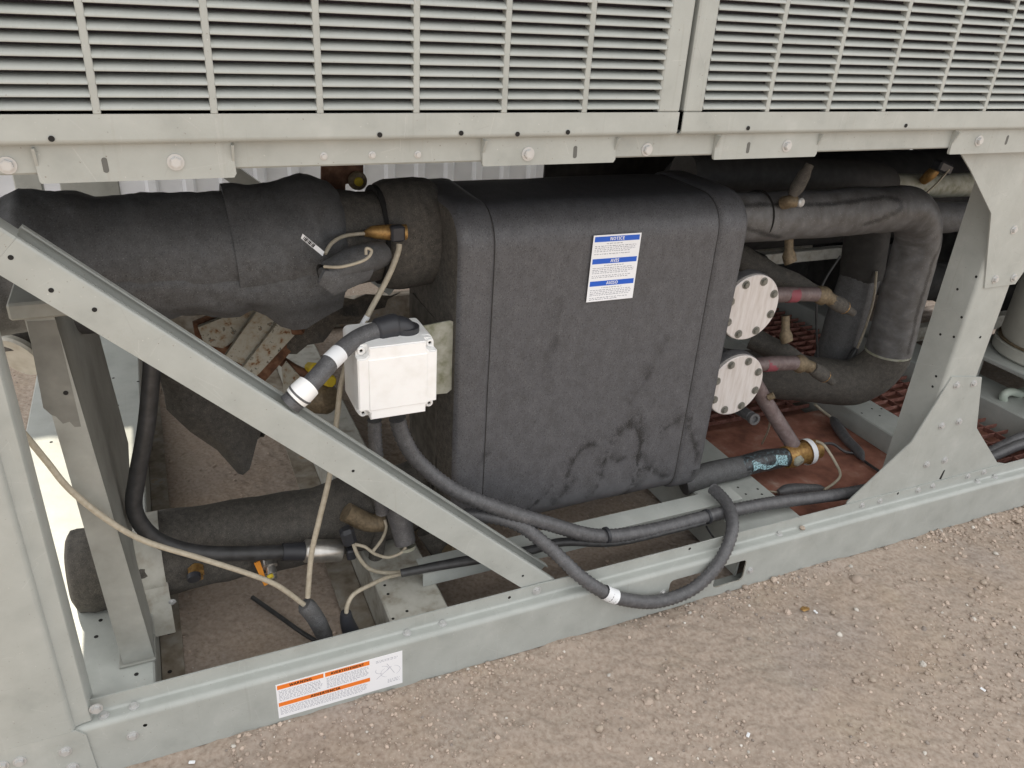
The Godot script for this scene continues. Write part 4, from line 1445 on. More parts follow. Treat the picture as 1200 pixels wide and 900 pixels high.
	tube(st, [Vector3(-0.933, 0.561, -0.700), Vector3(-0.896, 0.534, -0.680), Vector3(-0.860, 0.513, -0.670)], 0.014, 10, 3)
	put(t, "stem", st, M.rust_dark)
	for q in [Vector3(-0.847, 0.537, -0.660), Vector3(-0.805, 0.489, -0.670)]:
		st = S()
		lathe(st, q, Vector3(0.3, 0.25, 0.9), [[-0.025, 0.0], [-0.025, 0.016], [0.008, 0.018], [0.012, 0.014], [0.012, 0.0]], 8)
		put(t, "cap", st, M.yellow)
	st = S()
	lathe(st, Vector3(-0.824, 0.423, -0.700), Vector3(0.5, 0.3, 0.8), [[-0.05, 0.0], [-0.045, 0.03], [-0.02, 0.046], [0.02, 0.046], [0.04, 0.03], [0.045, 0.0]], 18)
	put(t, "body", st, M.brass_dull)
	st = S()
	plate(st, [Vector2(-0.930, 0.549), Vector2(-0.917, 0.567), Vector2(-0.876, 0.505), Vector2(-0.896, 0.477), Vector2(-0.931, 0.471)], -0.668, -0.66)
	put(t, "tag", st, M.flaking)
	# rusted hanger in the gap above the pipe
	t = thing("pipe_hanger", "rusty hanger plate with a yellow-capped fitting in the gap above the thick pipe", "hanger")
	st = S()
	plate(st, [Vector2(-0.810, 1.099), Vector2(-0.711, 1.096), Vector2(-0.712, 1.052), Vector2(-0.756, 1.045), Vector2(-0.757, 1.012), Vector2(-0.800, 1.014), Vector2(-0.813, 1.047)], -0.612, -0.60)
	put(t, "plate", st, M.rust_dark)
	st = S()
	lathe(st, Vector3(-0.731, 1.055, -0.590), Vector3(0.1, 0.2, 0.97), [[0, 0.0], [0, 0.022], [0.012, 0.022], [0.016, 0.018], [0.016, 0.0]], 18)
	put(t, "fitting", st, M.brass_dull)
	st = S()
	lathe(st, Vector3(-0.731, 1.056, -0.575), Vector3(0.1, 0.2, 0.97), [[0, 0.0], [0, 0.0105], [0.008, 0.0105], [0.010, 0.008], [0.010, 0.0]], 14)
	put(t, "cap", st, M.yellow)
	# split foam sleeve with its tie, sensor and tag
	t = thing("foam_sleeve", "short split grey foam sleeve sticking out below the pipe neck", "foam sleeve")
	st = S()
	tube(st, [Vector3(-0.886, 0.947, -0.230), Vector3(-0.846, 0.959, -0.250), Vector3(-0.802, 0.969, -0.270), Vector3(-0.751, 0.964, -0.310)], [[0, 0.030], [0.3, 0.034], [0.8, 0.034], [1, 0.030]], 20, 4, 0.0, 0.012, false)
	tube(st, [Vector3(-0.886, 0.947, -0.230), Vector3(-0.846, 0.959, -0.250), Vector3(-0.802, 0.969, -0.270)], [[0, 0.023], [1, 0.025]], 18, 4, 0.0, 0.006, true)
	put(t, "sleeve", st, M.foam)
	st = S()
	var fr := [[Vector3(-0.893, 0.972, -0.200), Vector3(-0.858, 0.964, -0.215), Vector3(-0.818, 0.961, -0.235), Vector3(-0.776, 0.959, -0.260)], [Vector3(-0.903, 0.957, -0.195), Vector3(-0.869, 0.947, -0.200), Vector3(-0.829, 0.942, -0.220), Vector3(-0.784, 0.942, -0.250)], [Vector3(-0.906, 0.947, -0.200), Vector3(-0.874, 0.916, -0.210), Vector3(-0.839, 0.922, -0.225), Vector3(-0.789, 0.924, -0.260)]]
	sheet(st, fr, 0.008, Vector3(0.2, -0.2, 0.95))
	put(t, "torn_flap", st, M.foam)
	st = S()
	var lipc := Vector3(-0.872, 0.990, -0.205)
	tube(st, [lipc + Vector3(-0.02, -0.012, -0.006), lipc + Vector3(0.012, -0.008, 0.014), lipc + Vector3(0.058, 0.002, 0.012), lipc + Vector3(0.074, 0.016, 0.004), lipc + Vector3(0.064, 0.022, 0.002), lipc + Vector3(0.062, 0.010, 0.006)], 0.0032, 8, 5)
	put(t, "tie", st, M.wire)
	t = thing("pipe_sensor", "brass bulb sensor strapped to the pipe neck, with black plug", "sensor")
	st = S()
	tube(st, [Vector3(-0.777, 1.001, -0.335), Vector3(-0.766, 1.008, -0.322), Vector3(-0.749, 1.009, -0.316), Vector3(-0.726, 1.007, -0.316), Vector3(-0.692, 1.006, -0.314)], [[0, 0.006], [0.25, 0.014], [0.6, 0.017], [1, 0.017]], 14, 4)
	put(t, "bulb", st, M.brass)
	st = S()
	box(st, Vector3(-0.716, 1.009, -0.300), Vector3(0.030, 0.034, 0.022), 0.004)
	put(t, "plug", st, M.plastic_black)
	st = S()
	tube(st, [Vector3(-0.877, 0.985, -0.270), Vector3(-0.857, 1.001, -0.290), Vector3(-0.824, 1.006, -0.315), Vector3(-0.775, 1.004, -0.330)], 0.0042, 8, 5)
	put(t, "capillary", st, M.wire)
	st = S()
	var tg := [Vector3(-0.925, 1.023, -0.262), Vector3(-0.921, 1.032, -0.262), Vector3(-0.879, 0.992, -0.262), Vector3(-0.884, 0.983, -0.262)]
	extr(st, [Vector2(0, 0), Vector2(1, 0), Vector2(1, 1), Vector2(0, 1)], tg[0], tg[3] - tg[0], tg[1] - tg[0], Vector3(0, 0, 0.001))
	put(t, "paper_tag", st, M.tag_white)
	for k in 9:
		st = S()
		var b0: Vector3 = tg[0].lerp(tg[3], 0.10 + 0.055 * k).lerp(tg[1].lerp(tg[2], 0.10 + 0.055 * k), 0.2)
		box(st, b0 + (tg[1] - tg[0]) * 0.3 + Vector3(0, 0, 0.0012), Vector3(0.0012 + 0.0008 * (k % 3), 0.0075, 0.0006), 0.0, Basis(Vector3.BACK, atan2((tg[3] - tg[0]).y, (tg[3] - tg[0]).x)))
		put(t.get_node("paper_tag"), "bar_mark", st, M.dark_hole)
	# ---- lower pipe along the dirt
	t = thing("lower_pipe", "dusty black foam-wrapped pipe lying low behind the leg and brace", "pipe")
	st = S()
	var py := 0.222
	var pz := -0.40
	tube(st, [Vector3(-1.475, py, pz), Vector3(-1.465, py, pz), Vector3(-1.38, py, pz), Vector3(-1.2, py, pz), Vector3(-0.95, py, pz), Vector3(-0.80, py + 0.01, pz), Vector3(-0.62, py + 0.02, pz - 0.02)], [[0, 0.07], [0.012, 0.092], [0.05, 0.098], [0.5, 0.098], [1.0, 0.092]], 36, 8, 0.0, 0.016)
	put(t, "wrap", st, M.foam_dusty)
	st = S()
	for k in 1:
		tube(st, [Vector3(-1.275, py, pz), Vector3(-1.335, py, pz)], 0.1045, 36, 1)
	put(t, "clamp", st, M.paint_dusty)
	st = S()
	box(st, Vector3(-1.303, 0.150, -0.285), Vector3(0.062, 0.13, 0.005), 0.001, Basis(Vector3.RIGHT, -0.25))
	put(t, "clamp_foot", st, M.paint_dusty)
	bolt(t, Vector3(-1.268, 0.181, -0.268), Vector3(0, -0.2, 1), 0.7)
	# brass stubs on it
	t = thing("brass_plug", "small brass plug with a black cap on the low pipe", "plug")
	st = S()
	lathe(st, Vector3(-1.209, 0.227, -0.315), Vector3(0, -0.35, 0.94), [[0, 0.0], [0, 0.020], [0.018, 0.020], [0.02, 0.016], [0.03, 0.016], [0.03, 0.0]], 6)
	put(t, "hex", st, M.brass)
	st = S()
	lathe(st, Vector3(-1.215, 0.230, -0.285), Vector3(0, -0.35, 0.94), [[0, 0.0], [0, 0.016], [0.012, 0.015], [0.014, 0.0]], 14)
	put(t, "cap", st, M.plastic_black)
	t = thing("drain_valve", "small steel drain valve with an orange lever under the black cable", "valve")
	st = S()
	lathe(st, Vector3(-1.045, 0.208, -0.300), Vector3(0.1, -0.5, 0.85), [[-0.02, 0.0], [-0.02, 0.019], [0.012, 0.019], [0.014, 0.013], [0.032, 0.013], [0.034, 0.009], [0.045, 0.009], [0.045, 0.0]], 8)
	put(t, "body", st, M.steel)
	st = S()
	lathe(st, Vector3(-1.048, 0.194, -0.262), Vector3(0.1, -0.5, 0.85), [[-0.004, 0.0], [-0.004, 0.008], [0.004, 0.008], [0.004, 0.0]], 12)
	put(t, "cap", st, M.yellow)
	st = S()
	extr(st, [Vector2(-0.007, 0), Vector2(0.007, 0), Vector2(0.005, 0.07), Vector2(-0.004, 0.07)], Vector3(-1.073, 0.228, -0.288), Vector3(1, 0.25, 0), Vector3(0.2, -1, 0.1), Vector3(0, 0, 0.003))
	put(t, "lever", st, M.orange)
	# stubs and fittings under the tank's left end
	t = thing("foam_stub", "grey foam-covered pipe stub with a pale cut end under the tank", "pipe stub")
	st = S()
	tube(st, [Vector3(-0.742, 0.352, -0.240), Vector3(-0.735, 0.311, -0.230), Vector3(-0.726, 0.251, -0.210)], [[0, 0.030], [1, 0.028]], 18, 4, 0.0, 0.006)
	put(t, "sleeve", st, M.rubber)
	st = S()
	lathe(st, Vector3(-0.722, 0.235, -0.208), Vector3(0.15, -0.9, 0.4), [[-0.002, 0.0], [-0.002, 0.021], [0.006, 0.019], [0.006, 0.0]], 16)
	put(t, "cut_end", st, M.slime)
	t = thing("pipe_cluster", "dusty cluster of brass fittings and short pipes under the tank's left end", "fittings")
	for q in [[[Vector3(-0.853, 0.312, -0.300), Vector3(-0.803, 0.275, -0.290), Vector3(-0.758, 0.271, -0.280)], 0.024, M.brass_dull], [[Vector3(-0.767, 0.330, -0.340), Vector3(-0.760, 0.249, -0.320), Vector3(-0.782, 0.131, -0.300)], 0.020, M.foam_dusty], [[Vector3(-0.642, 0.206, -0.300), Vector3(-0.600, 0.125, -0.280), Vector3(-0.542, 0.081, -0.270)], 0.030, M.foam_dusty], [[Vector3(-0.671, 0.335, -0.360), Vector3(-0.623, 0.215, -0.360), Vector3(-0.522, 0.132, -0.360)], 0.045, M.foam_dusty], [[Vector3(-0.604, 0.167, -0.245), Vector3(-0.568, 0.128, -0.235)], 0.022, M.brass_dull], [[Vector3(-0.799, 0.134, -0.320), Vector3(-0.713, 0.097, -0.300), Vector3(-0.575, 0.089, -0.280)], 0.022, M.foam_dusty]]:
		st = S()
		tube(st, q[0], q[1], 16, 4, 0.0, 0.008)
		put(t, "fitting", st, q[2])

# ------------------------------------------------------------------ pipework on the right
func arc(c: Vector3, a: Vector3, b: Vector3, n := 6) -> Array:
	var out := []
	for k in n + 1:
		var t := PI / 2 * k / n
		out.append(c + a * cos(t) + b * sin(t))
	return out

func pipe_texture() -> ImageTexture:
	var f := [[0.0, lin(0.069, 0.066, 0.062)], [0.4, lin(0.103, 0.100, 0.098)], [0.65, lin(0.122, 0.121, 0.122)], [1.0, lin(0.175, 0.173, 0.169)]]
	var base := tex(512, 0.012, 6, 87, f).get_image()
	var im := Image.create(512, 2048, false, Image.FORMAT_RGB8)
	for k in 4:
		im.blit_rect(base, Rect2i(0, 0, 512, 512), Vector2i(0, 512 * k))
	var rng := RandomNumberGenerator.new()
	rng.seed = 6
	var dab := func(x: float, y: float, c: Color, a: float) -> void:
		var xi := posmod(int(x), 512)
		var yi := clampi(int(y), 0, 2047)
		im.set_pixel(xi, yi, im.get_pixel(xi, yi).lerp(c, a))
	# rubbed paler patches, each inside a dark outline
	for loop in [[[0.66, 0.02], [0.665, 0.10], [0.67, 0.22], [0.675, 0.32], [0.66, 0.42], [0.655, 0.475], [0.68, 0.515], [0.74, 0.52], [0.79, 0.48], [0.83, 0.42]], [[0.78, 0.98], [0.79, 0.84], [0.78, 0.74], [0.72, 0.70], [0.64, 0.72], [0.60, 0.80], [0.59, 0.98]], [[0.86, 0.04], [0.80, 0.09], [0.84, 0.13], [0.90, 0.20]]]:
		for i in loop.size() - 1:
			var a := Vector2(loop[i][0] * 512.0, loop[i][1] * 2048.0)
			var b := Vector2(loop[i + 1][0] * 512.0, loop[i + 1][1] * 2048.0)
			for k in int(a.distance_to(b) * 40.0):
				var q := a.lerp(b, rng.randf())
				var w := gn2.get_noise_1d(q.y * 0.002) * 9.0
				var g := gn2.get_noise_2d(q.x * 0.004, q.y * 0.004)
				if g > -0.28:
					dab.call(q.x + w + rng.randfn() * 4.5, q.y + rng.randfn() * 9.0, lin(0.022, 0.022, 0.022), 0.5)
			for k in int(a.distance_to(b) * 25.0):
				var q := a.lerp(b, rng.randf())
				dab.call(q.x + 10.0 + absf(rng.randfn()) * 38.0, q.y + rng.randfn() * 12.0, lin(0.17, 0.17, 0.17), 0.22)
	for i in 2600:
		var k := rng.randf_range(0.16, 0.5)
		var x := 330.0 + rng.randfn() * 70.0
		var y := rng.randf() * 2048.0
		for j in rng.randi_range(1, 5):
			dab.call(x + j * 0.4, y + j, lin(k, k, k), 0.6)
	return ImageTexture.create_from_image(im)

func build_right_piping() -> void:
	M.pipe = mat(Color.WHITE, 0.5)
	M.pipe.albedo_texture = pipe_texture()
	# big U-shaped line
	var t := thing("u_pipe", "thick black foam-wrapped pipe bending down and back in a U right of the tank", "pipe")
	var z := -0.42
	var r := 0.069
	var xr := Vector3(1.046, 0.700, -0.420).x
	var yt := Vector3(0.594, 0.949, -0.420).y
	var R := 0.135
	var p := [Vector3(0.145, yt + 0.01, z), Vector3(0.35, yt + 0.005, z), Vector3(0.55, yt, z), Vector3(0.70, yt, z), Vector3(0.80, yt, z), Vector3(xr - R - 0.035, yt, z), Vector3(xr - R, yt, z)]
	p.append_array(arc(Vector3(xr - R, yt - R, z), Vector3(0, R, 0), Vector3(R, 0, 0)).slice(1))
	p.append_array([Vector3(xr, yt - R - 0.035, z), Vector3(xr + 0.003, 0.70, z), Vector3(xr + 0.008, 0.60, z), Vector3(xr + 0.014, 0.445, z)])
	var low := Vector3(0.745, 0.310, -0.605)
	var e := Vector3(xr + 0.014, 0.445, z)
	var d := (low - Vector3(e.x, 0.31, e.z)).normalized()
	var st := S()
	tube(st, p, [[0, 0.074], [0.04, 0.074], [0.06, 0.069], [0.7, 0.071], [1.0, 0.075]], 32, 5, 0.0, 0.007, false, true)
	put(t, "upper_wrap", st, M.pipe)
	st = S()
	var q := [e]
	q.append_array(arc(e + d * 0.135, -d * 0.135, Vector3(0, -0.135, 0)).slice(1))
	q.append_array([low.lerp(e + d * 0.135, 0.7) * Vector3(1, 0, 1) + Vector3(0, 0.31, 0), low.lerp(e + d * 0.135, 0.35) * Vector3(1, 0, 1) + Vector3(0, 0.31, 0), low, low + d * 0.25])
	tube(st, q, [[0, 0.074], [0.2, 0.080], [0.5, 0.083], [1, 0.080]], 32, 5, 0.0, 0.008, false)
	put(t, "lower_elbow", st, M.foam_dusty)
	st = S()
	tube(st, [e + Vector3(0, 0.004, 0), e - Vector3(0, 0.003, 0)], 0.0765, 32, 1)
	put(t, "joint_ring", st, M.slime)
	for x in [0.245, 0.36]:
		st = S()
		tube(st, [Vector3(x, yt + 0.008, z), Vector3(x + 0.004, yt + 0.008, z)], 0.0755 if x < 0.3 else 0.0715, 32, 1)
		put(t, "seam", st, M.dark_hole)
	# charging valve on top
	t = thing("charging_valve", "small brass charging valve with a grey stem on the upper run of the U pipe", "valve")
	st = S()
	tube(st, [Vector3(0.387, 1.008, -0.355), Vector3(0.391, 1.017, -0.335), Vector3(0.404, 1.018, -0.330)], [[0, 0.018], [1, 0.017]], 12, 3)
	put(t, "tee", st, M.brass_dull)
	st = S()
	tube(st, [Vector3(0.393, 1.031, -0.335), Vector3(0.408, 1.060, -0.335), Vector3(0.431, 1.114, -0.335)], [[0, 0.012], [0.25, 0.019], [0.75, 0.017], [0.8, 0.012], [1, 0.012]], 14, 4)
	put(t, "stem", st, M.foam_dusty)
	st = S()
	lathe(st, Vector3(0.411, 1.018, -0.318), Vector3(0.25, 0.1, 0.95), [[-0.02, 0.0], [-0.02, 0.012], [0.004, 0.013], [0.008, 0.009], [0.008, 0.0]], 12)
	put(t, "cap", st, M.zinc)
	# strainer shells with bolted covers
	var cov := [Vector3(0.300, 0.731, -0.300), Vector3(0.306, 0.486, -0.300)]
	for i in 2:
		var c: Vector3 = cov[i]
		t = thing("strainer_shell", ["upper round shell with a pale bolted cover plate right of the tank", "lower round shell with a pale bolted cover plate right of the tank"][i], "shell", "bolted round shells")
		st = S()
		lathe(st, c, Vector3.FORWARD, [[0.0, 0.0], [0.0, 0.094], [0.002, 0.0965], [0.012, 0.0965], [0.012, 0.090]], 48)
		put(t, "cover_plate", st, M.cover)
		st = S()
		lathe(st, c, Vector3.FORWARD, [[0.0125, 0.08], [0.0125, 0.0985], [0.018, 0.1], [0.040, 0.1], [0.044, 0.096], [0.046, 0.078], [0.06, 0.074], [0.62, 0.074], [0.64, 0.05], [0.64, 0.0]], 40)
		put(t, "body", st, M.rubber)
		for k in 8:
			var a := TAU * (k + 0.5) / 8.0 + 0.06
			bolt(t, c + Vector3(cos(a) * 0.080, sin(a) * 0.080, 0.0), Vector3.BACK, 1.0, M.bolt_dark)
	# side valves
	var sv := [[[Vector3(0.467, 0.716, -0.400), Vector3(0.547, 0.711, -0.400), Vector3(0.641, 0.702, -0.400)], [Vector3(0.641, 0.702, -0.400), Vector3(0.670, 0.695, -0.395), Vector3(0.705, 0.679, -0.390)], [Vector3(0.696, 0.683, -0.390), Vector3(0.738, 0.662, -0.390), Vector3(0.808, 0.626, -0.390)], [Vector3(0.489, 0.766, -0.620), Vector3(0.581, 0.722, -0.540), Vector3(0.656, 0.694, -0.440), Vector3(0.673, 0.691, -0.420)], "upper ball valve on a rosy copper tube, pointing right above the pipe bend"], [[Vector3(0.440, 0.488, -0.400), Vector3(0.526, 0.482, -0.400), Vector3(0.622, 0.471, -0.400)], [Vector3(0.622, 0.471, -0.400), Vector3(0.664, 0.459, -0.395), Vector3(0.700, 0.444, -0.390)], [Vector3(0.686, 0.451, -0.385), Vector3(0.725, 0.427, -0.380), Vector3(0.783, 0.389, -0.375)], [Vector3(0.594, 0.485, -0.580), Vector3(0.631, 0.469, -0.520), Vector3(0.655, 0.458, -0.440), Vector3(0.674, 0.452, -0.420)], "lower ball valve on a rosy copper tube, resting before the pipe bend"]]
	for i in 2:
		t = thing("ball_valve", sv[i][4], "valve", "ball valves on copper tubes")
		st = S()
		tube(st, sv[i][0], 0.023, 16, 3, 0.0, 0.003)
		put(t, "copper_tube", st, M.copper)
		st = S()
		var a: Vector3 = sv[i][0][0].lerp(sv[i][0][2], 0.30)
		var b: Vector3 = sv[i][0][0].lerp(sv[i][0][2], 0.52)
		tube(st, [a, b], 0.0238, 16, 1, 0.0, 0.0)
		put(t, "paint_ring", st, M.red_paint)
		st = S()
		tube(st, sv[i][1], [[0, 0.024], [0.15, 0.030], [0.45, 0.030], [0.5, 0.021], [1, 0.021]], 8, 3)
		put(t, "nut", st, M.brass_dull)
		st = S()
		tube(st, sv[i][2], [[0, 0.020], [0.3, 0.025], [0.6, 0.023], [0.62, 0.015], [1, 0.012]], 12, 4)
		put(t, "body", st, M.foam_dusty)
		st = S()
		tube(st, [sv[i][2][1].lerp(sv[i][2][2], 0.2), sv[i][2][1].lerp(sv[i][2][2], 0.32)], 0.0225, 14, 1)
		put(t, "ring", st, M.brass)
		st = S()
		tube(st, sv[i][3], [[0, 0.040], [0.7, 0.035], [1, 0.026]], 18, 4, 0.0, 0.01)
		put(t, "branch", st, M.foam_dusty)
		st = S()
		var s0: Vector3 = Vector3(0.555, 0.812, -0.460) if i == 0 else Vector3(0.617, 0.542, -0.460)
		tube(st, [s0 + Vector3(0, 0.06, -0.02), s0, s0 + Vector3(0.004, -0.02, 0.01)], [[0, 0.013], [0.7, 0.013], [0.72, 0.021], [1, 0.019]], 12, 3)
		put(t, "plug", st, M.brass_dull)
	# liquid line at the foot of the tank
	t = thing("liquid_line", "black taped pipe with a brass end fitting leaving the foot of the tank", "pipe")
	st = S()
	tube(st, [Vector3(0.184, 0.164, -0.310), Vector3(0.285, 0.183, -0.300), Vector3(0.406, 0.186, -0.300)], [[0, 0.040], [0.6, 0.036], [1, 0.033]], 20, 4, 0.0, 0.006)
	put(t, "foam_sleeve", st, M.foam)
	st = S()
	tube(st, [Vector3(0.387, 0.185, -0.300), Vector3(0.467, 0.190, -0.300), Vector3(0.594, 0.183, -0.300)], [[0, 0.033], [0.5, 0.034], [1, 0.031]], 20, 6, 0.0, 0.006)
	put(t, "tape", st, M.tape)
	st = S()
	var ta := Vector3(0.414, 0.185, -0.300)
	var tb := Vector3(0.551, 0.185, -0.300)
	var prs := []
	for i in 7:
		var prow := []
		for k in 5:
			var an := lerpf(0.05, 0.95, k / 4.0) + 0.16 * sin(i * 1.9)
			prow.append(ta.lerp(tb, i / 6.0) + Vector3(0.0, sin(an), cos(an)) * 0.0375)
		prs.append(prow)
	sheet(st, prs, 0.001, Vector3(0, 0.5, 0.86))
	put(t, "teal_streak", st, M.patina)
	var l0 := Vector3(0.572, 0.184, -0.300)
	var l1 := Vector3(0.708, 0.190, -0.300)
	var ax := l1 - l0
	var ll := ax.length()
	st = S()
	lathe(st, l0, ax, [[0, 0.0], [0, 0.036], [ll * 0.22, 0.040], [ll * 0.24, 0.035], [ll * 0.66, 0.036], [ll * 0.67, 0.042], [ll * 0.78, 0.042], [ll * 0.80, 0.034], [ll, 0.032], [ll * 1.02, 0.026], [ll * 1.02, 0.0]], 24)
	put(t, "brass_body", st, M.brass)
	st = S()
	tube(st, [l0 + ax * 0.60, l0 + ax * 0.74], 0.0432, 24, 1, 0.0, 0.0, false)
	put(t, "white_label", st, M.tag_white)
	st = S()
	lathe(st, Vector3(0.595, 0.187, -0.262), Vector3(0.1, -0.35, 0.93), [[-0.01, 0.0], [-0.01, 0.019], [0.004, 0.019], [0.008, 0.014], [0.008, 0.0]], 8)
	put(t, "sight_plug", st, M.slime)
	t = thing("copper_tube", "dusty rosy copper tube slanting from the lower round shell to the brass fitting", "pipe")
	st = S()
	tube(st, [Vector3(0.450, 0.437, -0.380), Vector3(0.503, 0.367, -0.370), Vector3(0.563, 0.282, -0.340), Vector3(0.608, 0.217, -0.310)], 0.024, 18, 4, 0.0, 0.002)
	put(t, "tube", st, M.copper)
	st = S()
	tube(st, [Vector3(0.491, 0.391, -0.350), Vector3(0.503, 0.403, -0.340)], 0.011, 10, 1)
	put(t, "bung", st, M.brass_dull)
	t = thing("open_stub", "short grey pipe stub with an open end below the lower round shell", "pipe stub")
	st = S()
	tube(st, [Vector3(0.434, 0.327, -0.420), Vector3(0.428, 0.340, -0.340)], 0.017, 16, 1)
	put(t, "tube", st, M.rubber)
	st = S()
	lathe(st, Vector3(0.430, 0.337, -0.333), Vector3(0.428, 0.340, -0.340) - Vector3(0.434, 0.327, -0.420), [[0, 0.009], [0.0, 0.019], [0.012, 0.019], [0.012, 0.011], [0.004, 0.010], [0.003, 0.0]], 16)
	put(t, "rim", st, M.rubber)
	# second riser and the lines behind
	t = thing("rear_riser", "sooty black riser pipe behind the upright of the U pipe", "pipe")
	st = S()
	tube(st, [Vector3(1.082, 0.826, -0.660), Vector3(1.117, 0.636, -0.660)], 0.076, 24, 3, 0.0, 0.005)
	put(t, "upper_wrap", st, M.tape_dark)
	st = S()
	tube(st, [Vector3(1.114, 0.655, -0.660), Vector3(1.075, 0.455, -0.640), Vector3(1.044, 0.259, -0.620)], [[0, 0.070], [1, 0.074]], 24, 4, 0.0, 0.006)
	put(t, "lower_wrap", st, M.foam)
	t = thing("rear_header", "dark horizontal header pipe high behind the U pipe", "pipe")
	st = S()
	tube(st, [Vector3(0.281, 1.013, -0.680), Vector3(0.609, 0.999, -0.680), Vector3(0.981, 0.973, -0.680), Vector3(1.145, 0.955, -0.680)], [[0, 0.070], [0.9, 0.070], [0.97, 0.062], [1, 0.05]], 24, 4, 0.0, 0.006)
	put(t, "wrap", st, M.tape_dark)
	st = S()
	tube(st, [Vector3(1.126, 0.953, -0.680), Vector3(1.315, 0.943, -0.680), Vector3(1.628, 0.937, -0.680)], [[0, 0.040], [0.5, 0.042], [1, 0.044]], 20, 3, 0.0, 0.004)
	put(t, "bare_end", st, M.slime)
	st = S()
	tube(st, [Vector3(1.266, 0.972, -0.640), Vector3(1.265, 0.996, -0.620), Vector3(1.283, 1.024, -0.610)], [[0, 0.016], [0.6, 0.02], [1, 0.012]], 12, 3)
	put(t, "valve", st, M.brass)
	st = S()
	box(st, Vector3(1.287, 1.026, -0.600), Vector3(0.07, 0.035, 0.04), 0.006, Basis(Vector3.BACK, -0.3))
	put(t, "plug", st, M.plastic_black)
	st = S()
	tube(st, [Vector3(1.321, 1.033, -0.590), Vector3(1.239, 0.988, -0.560), Vector3(1.135, 0.953, -0.520), Vector3(1.082, 0.933, -0.500)], 0.0035, 6, 4)
	put(t, "lead", st, M.wire)
	t = thing("rear_crossover", "grey-black pipe running right from behind the U bend to the leg", "pipe")
	st = S()
	tube(st, [Vector3(1.151, 0.865, -0.580), Vector3(1.372, 0.853, -0.580)], 0.056, 24, 3, 0.0, 0.004)
	put(t, "elbow_wrap", st, M.foam)
	st = S()
	tube(st, [Vector3(1.362, 0.856, -0.580), Vector3(1.778, 0.840, -0.580), Vector3(2.246, 0.822, -0.580)], 0.052, 24, 3, 0.0, 0.004)
	put(t, "straight_wrap", st, M.foam)
	# leads of the sensors round the riser
	for w in [[[Vector3(1.089, 0.678, -0.580), Vector3(1.090, 0.584, -0.560), Vector3(1.077, 0.475, -0.550), Vector3(1.064, 0.393, -0.550)], 0.0042, M.wire, "pale lead dangling between the riser and the U pipe"], [[Vector3(0.900, 0.748, -0.580), Vector3(0.855, 0.661, -0.580), Vector3(0.828, 0.579, -0.560), Vector3(0.882, 0.383, -0.550), Vector3(0.901, 0.219, -0.530)], 0.004, M.cable, "thin dark lead hanging down left of the riser"]]:
		st = S()
		tube(st, w[0], w[1], 8, 6)
		single("sensor_lead", st, w[2], w[3], "wire")
	st = S()
	tube(st, [Vector3(1.062, 0.400, -0.550), Vector3(1.041, 0.328, -0.550), Vector3(1.028, 0.267, -0.550)], [[0, 0.01], [0.2, 0.016], [0.8, 0.016], [1, 0.008]], 12, 3)
	single("lead_sleeve", st, M.cable, "black sleeve at the lower end of the pale lead", "sleeve")
	# foam-sleeved splices lying on the rusty plate
	for w in [[[Vector3(0.781, 0.306, -0.400), Vector3(0.785, 0.261, -0.300)], [Vector3(1.059, 0.100, -0.569), Vector3(0.999, 0.100, -0.443), Vector3(0.979, 0.095, -0.360), Vector3(0.954, 0.090, -0.306)], "long grey splice sleeve lying on the rusty floor plate behind"], [[Vector3(0.634, 0.100, -0.215), Vector3(0.561, 0.100, -0.220)], [Vector3(0.518, 0.098, -0.242), Vector3(0.574, 0.100, -0.235), Vector3(0.632, 0.100, -0.220), Vector3(0.680, 0.098, -0.202)], "tarred grey splice sleeve lying on the rusty floor plate in front"]]:
		st = S()
		tube(st, w[1], [[0, 0.008], [0.15, 0.018], [0.85, 0.019], [1, 0.007]], 14, 4, 0.0, 0.006)
		single("splice_sleeve", st, M.rubber, w[2], "sleeve", "splice sleeves on the floor plate")
	for w in [[[Vector3(0.683, 0.230, -0.290), Vector3(0.687, 0.231, -0.260), Vector3(0.704, 0.193, -0.220), Vector3(0.724, 0.149, -0.200), Vector3(0.696, 0.129, -0.190), Vector3(0.646, 0.120, -0.180)], 0.0045, M.wire, "pale wire looping from the brass fitting to the front splice"], [[Vector3(0.966, 0.084, -0.323), Vector3(0.964, 0.084, -0.244), Vector3(0.984, 0.086, -0.190)], 0.005, M.cable, "thin black wire running off the rear splice"], [[Vector3(1.059, 0.100, -0.569), Vector3(1.035, 0.120, -0.609), Vector3(0.978, 0.160, -0.593)], 0.005, M.wire, "pale wire running up from the rear splice"], [[Vector3(0.611, 0.250, -0.436), Vector3(0.654, 0.170, -0.476), Vector3(0.681, 0.090, -0.515)], 0.0035, M.wire, "short tan wire hanging left of the slanting copper tube"], [[Vector3(0.777, 0.150, -0.369), Vector3(0.901, 0.110, -0.409), Vector3(0.938, 0.090, -0.370), Vector3(0.987, 0.090, -0.354)], 0.005, M.rubber, "grey loop of wire beside the rear splice"], [[Vector3(0.522, 0.095, -0.246), Vector3(0.499, 0.085, -0.273), Vector3(0.453, 0.083, -0.272)], 0.0035, M.wire, "tan wire end lying left of the front splice"]]:
		st = S()
		tube(st, w[0], w[1], 8, 5)
		single("wire", st, w[2], w[3], "wire", "loose wires on the floor plate")

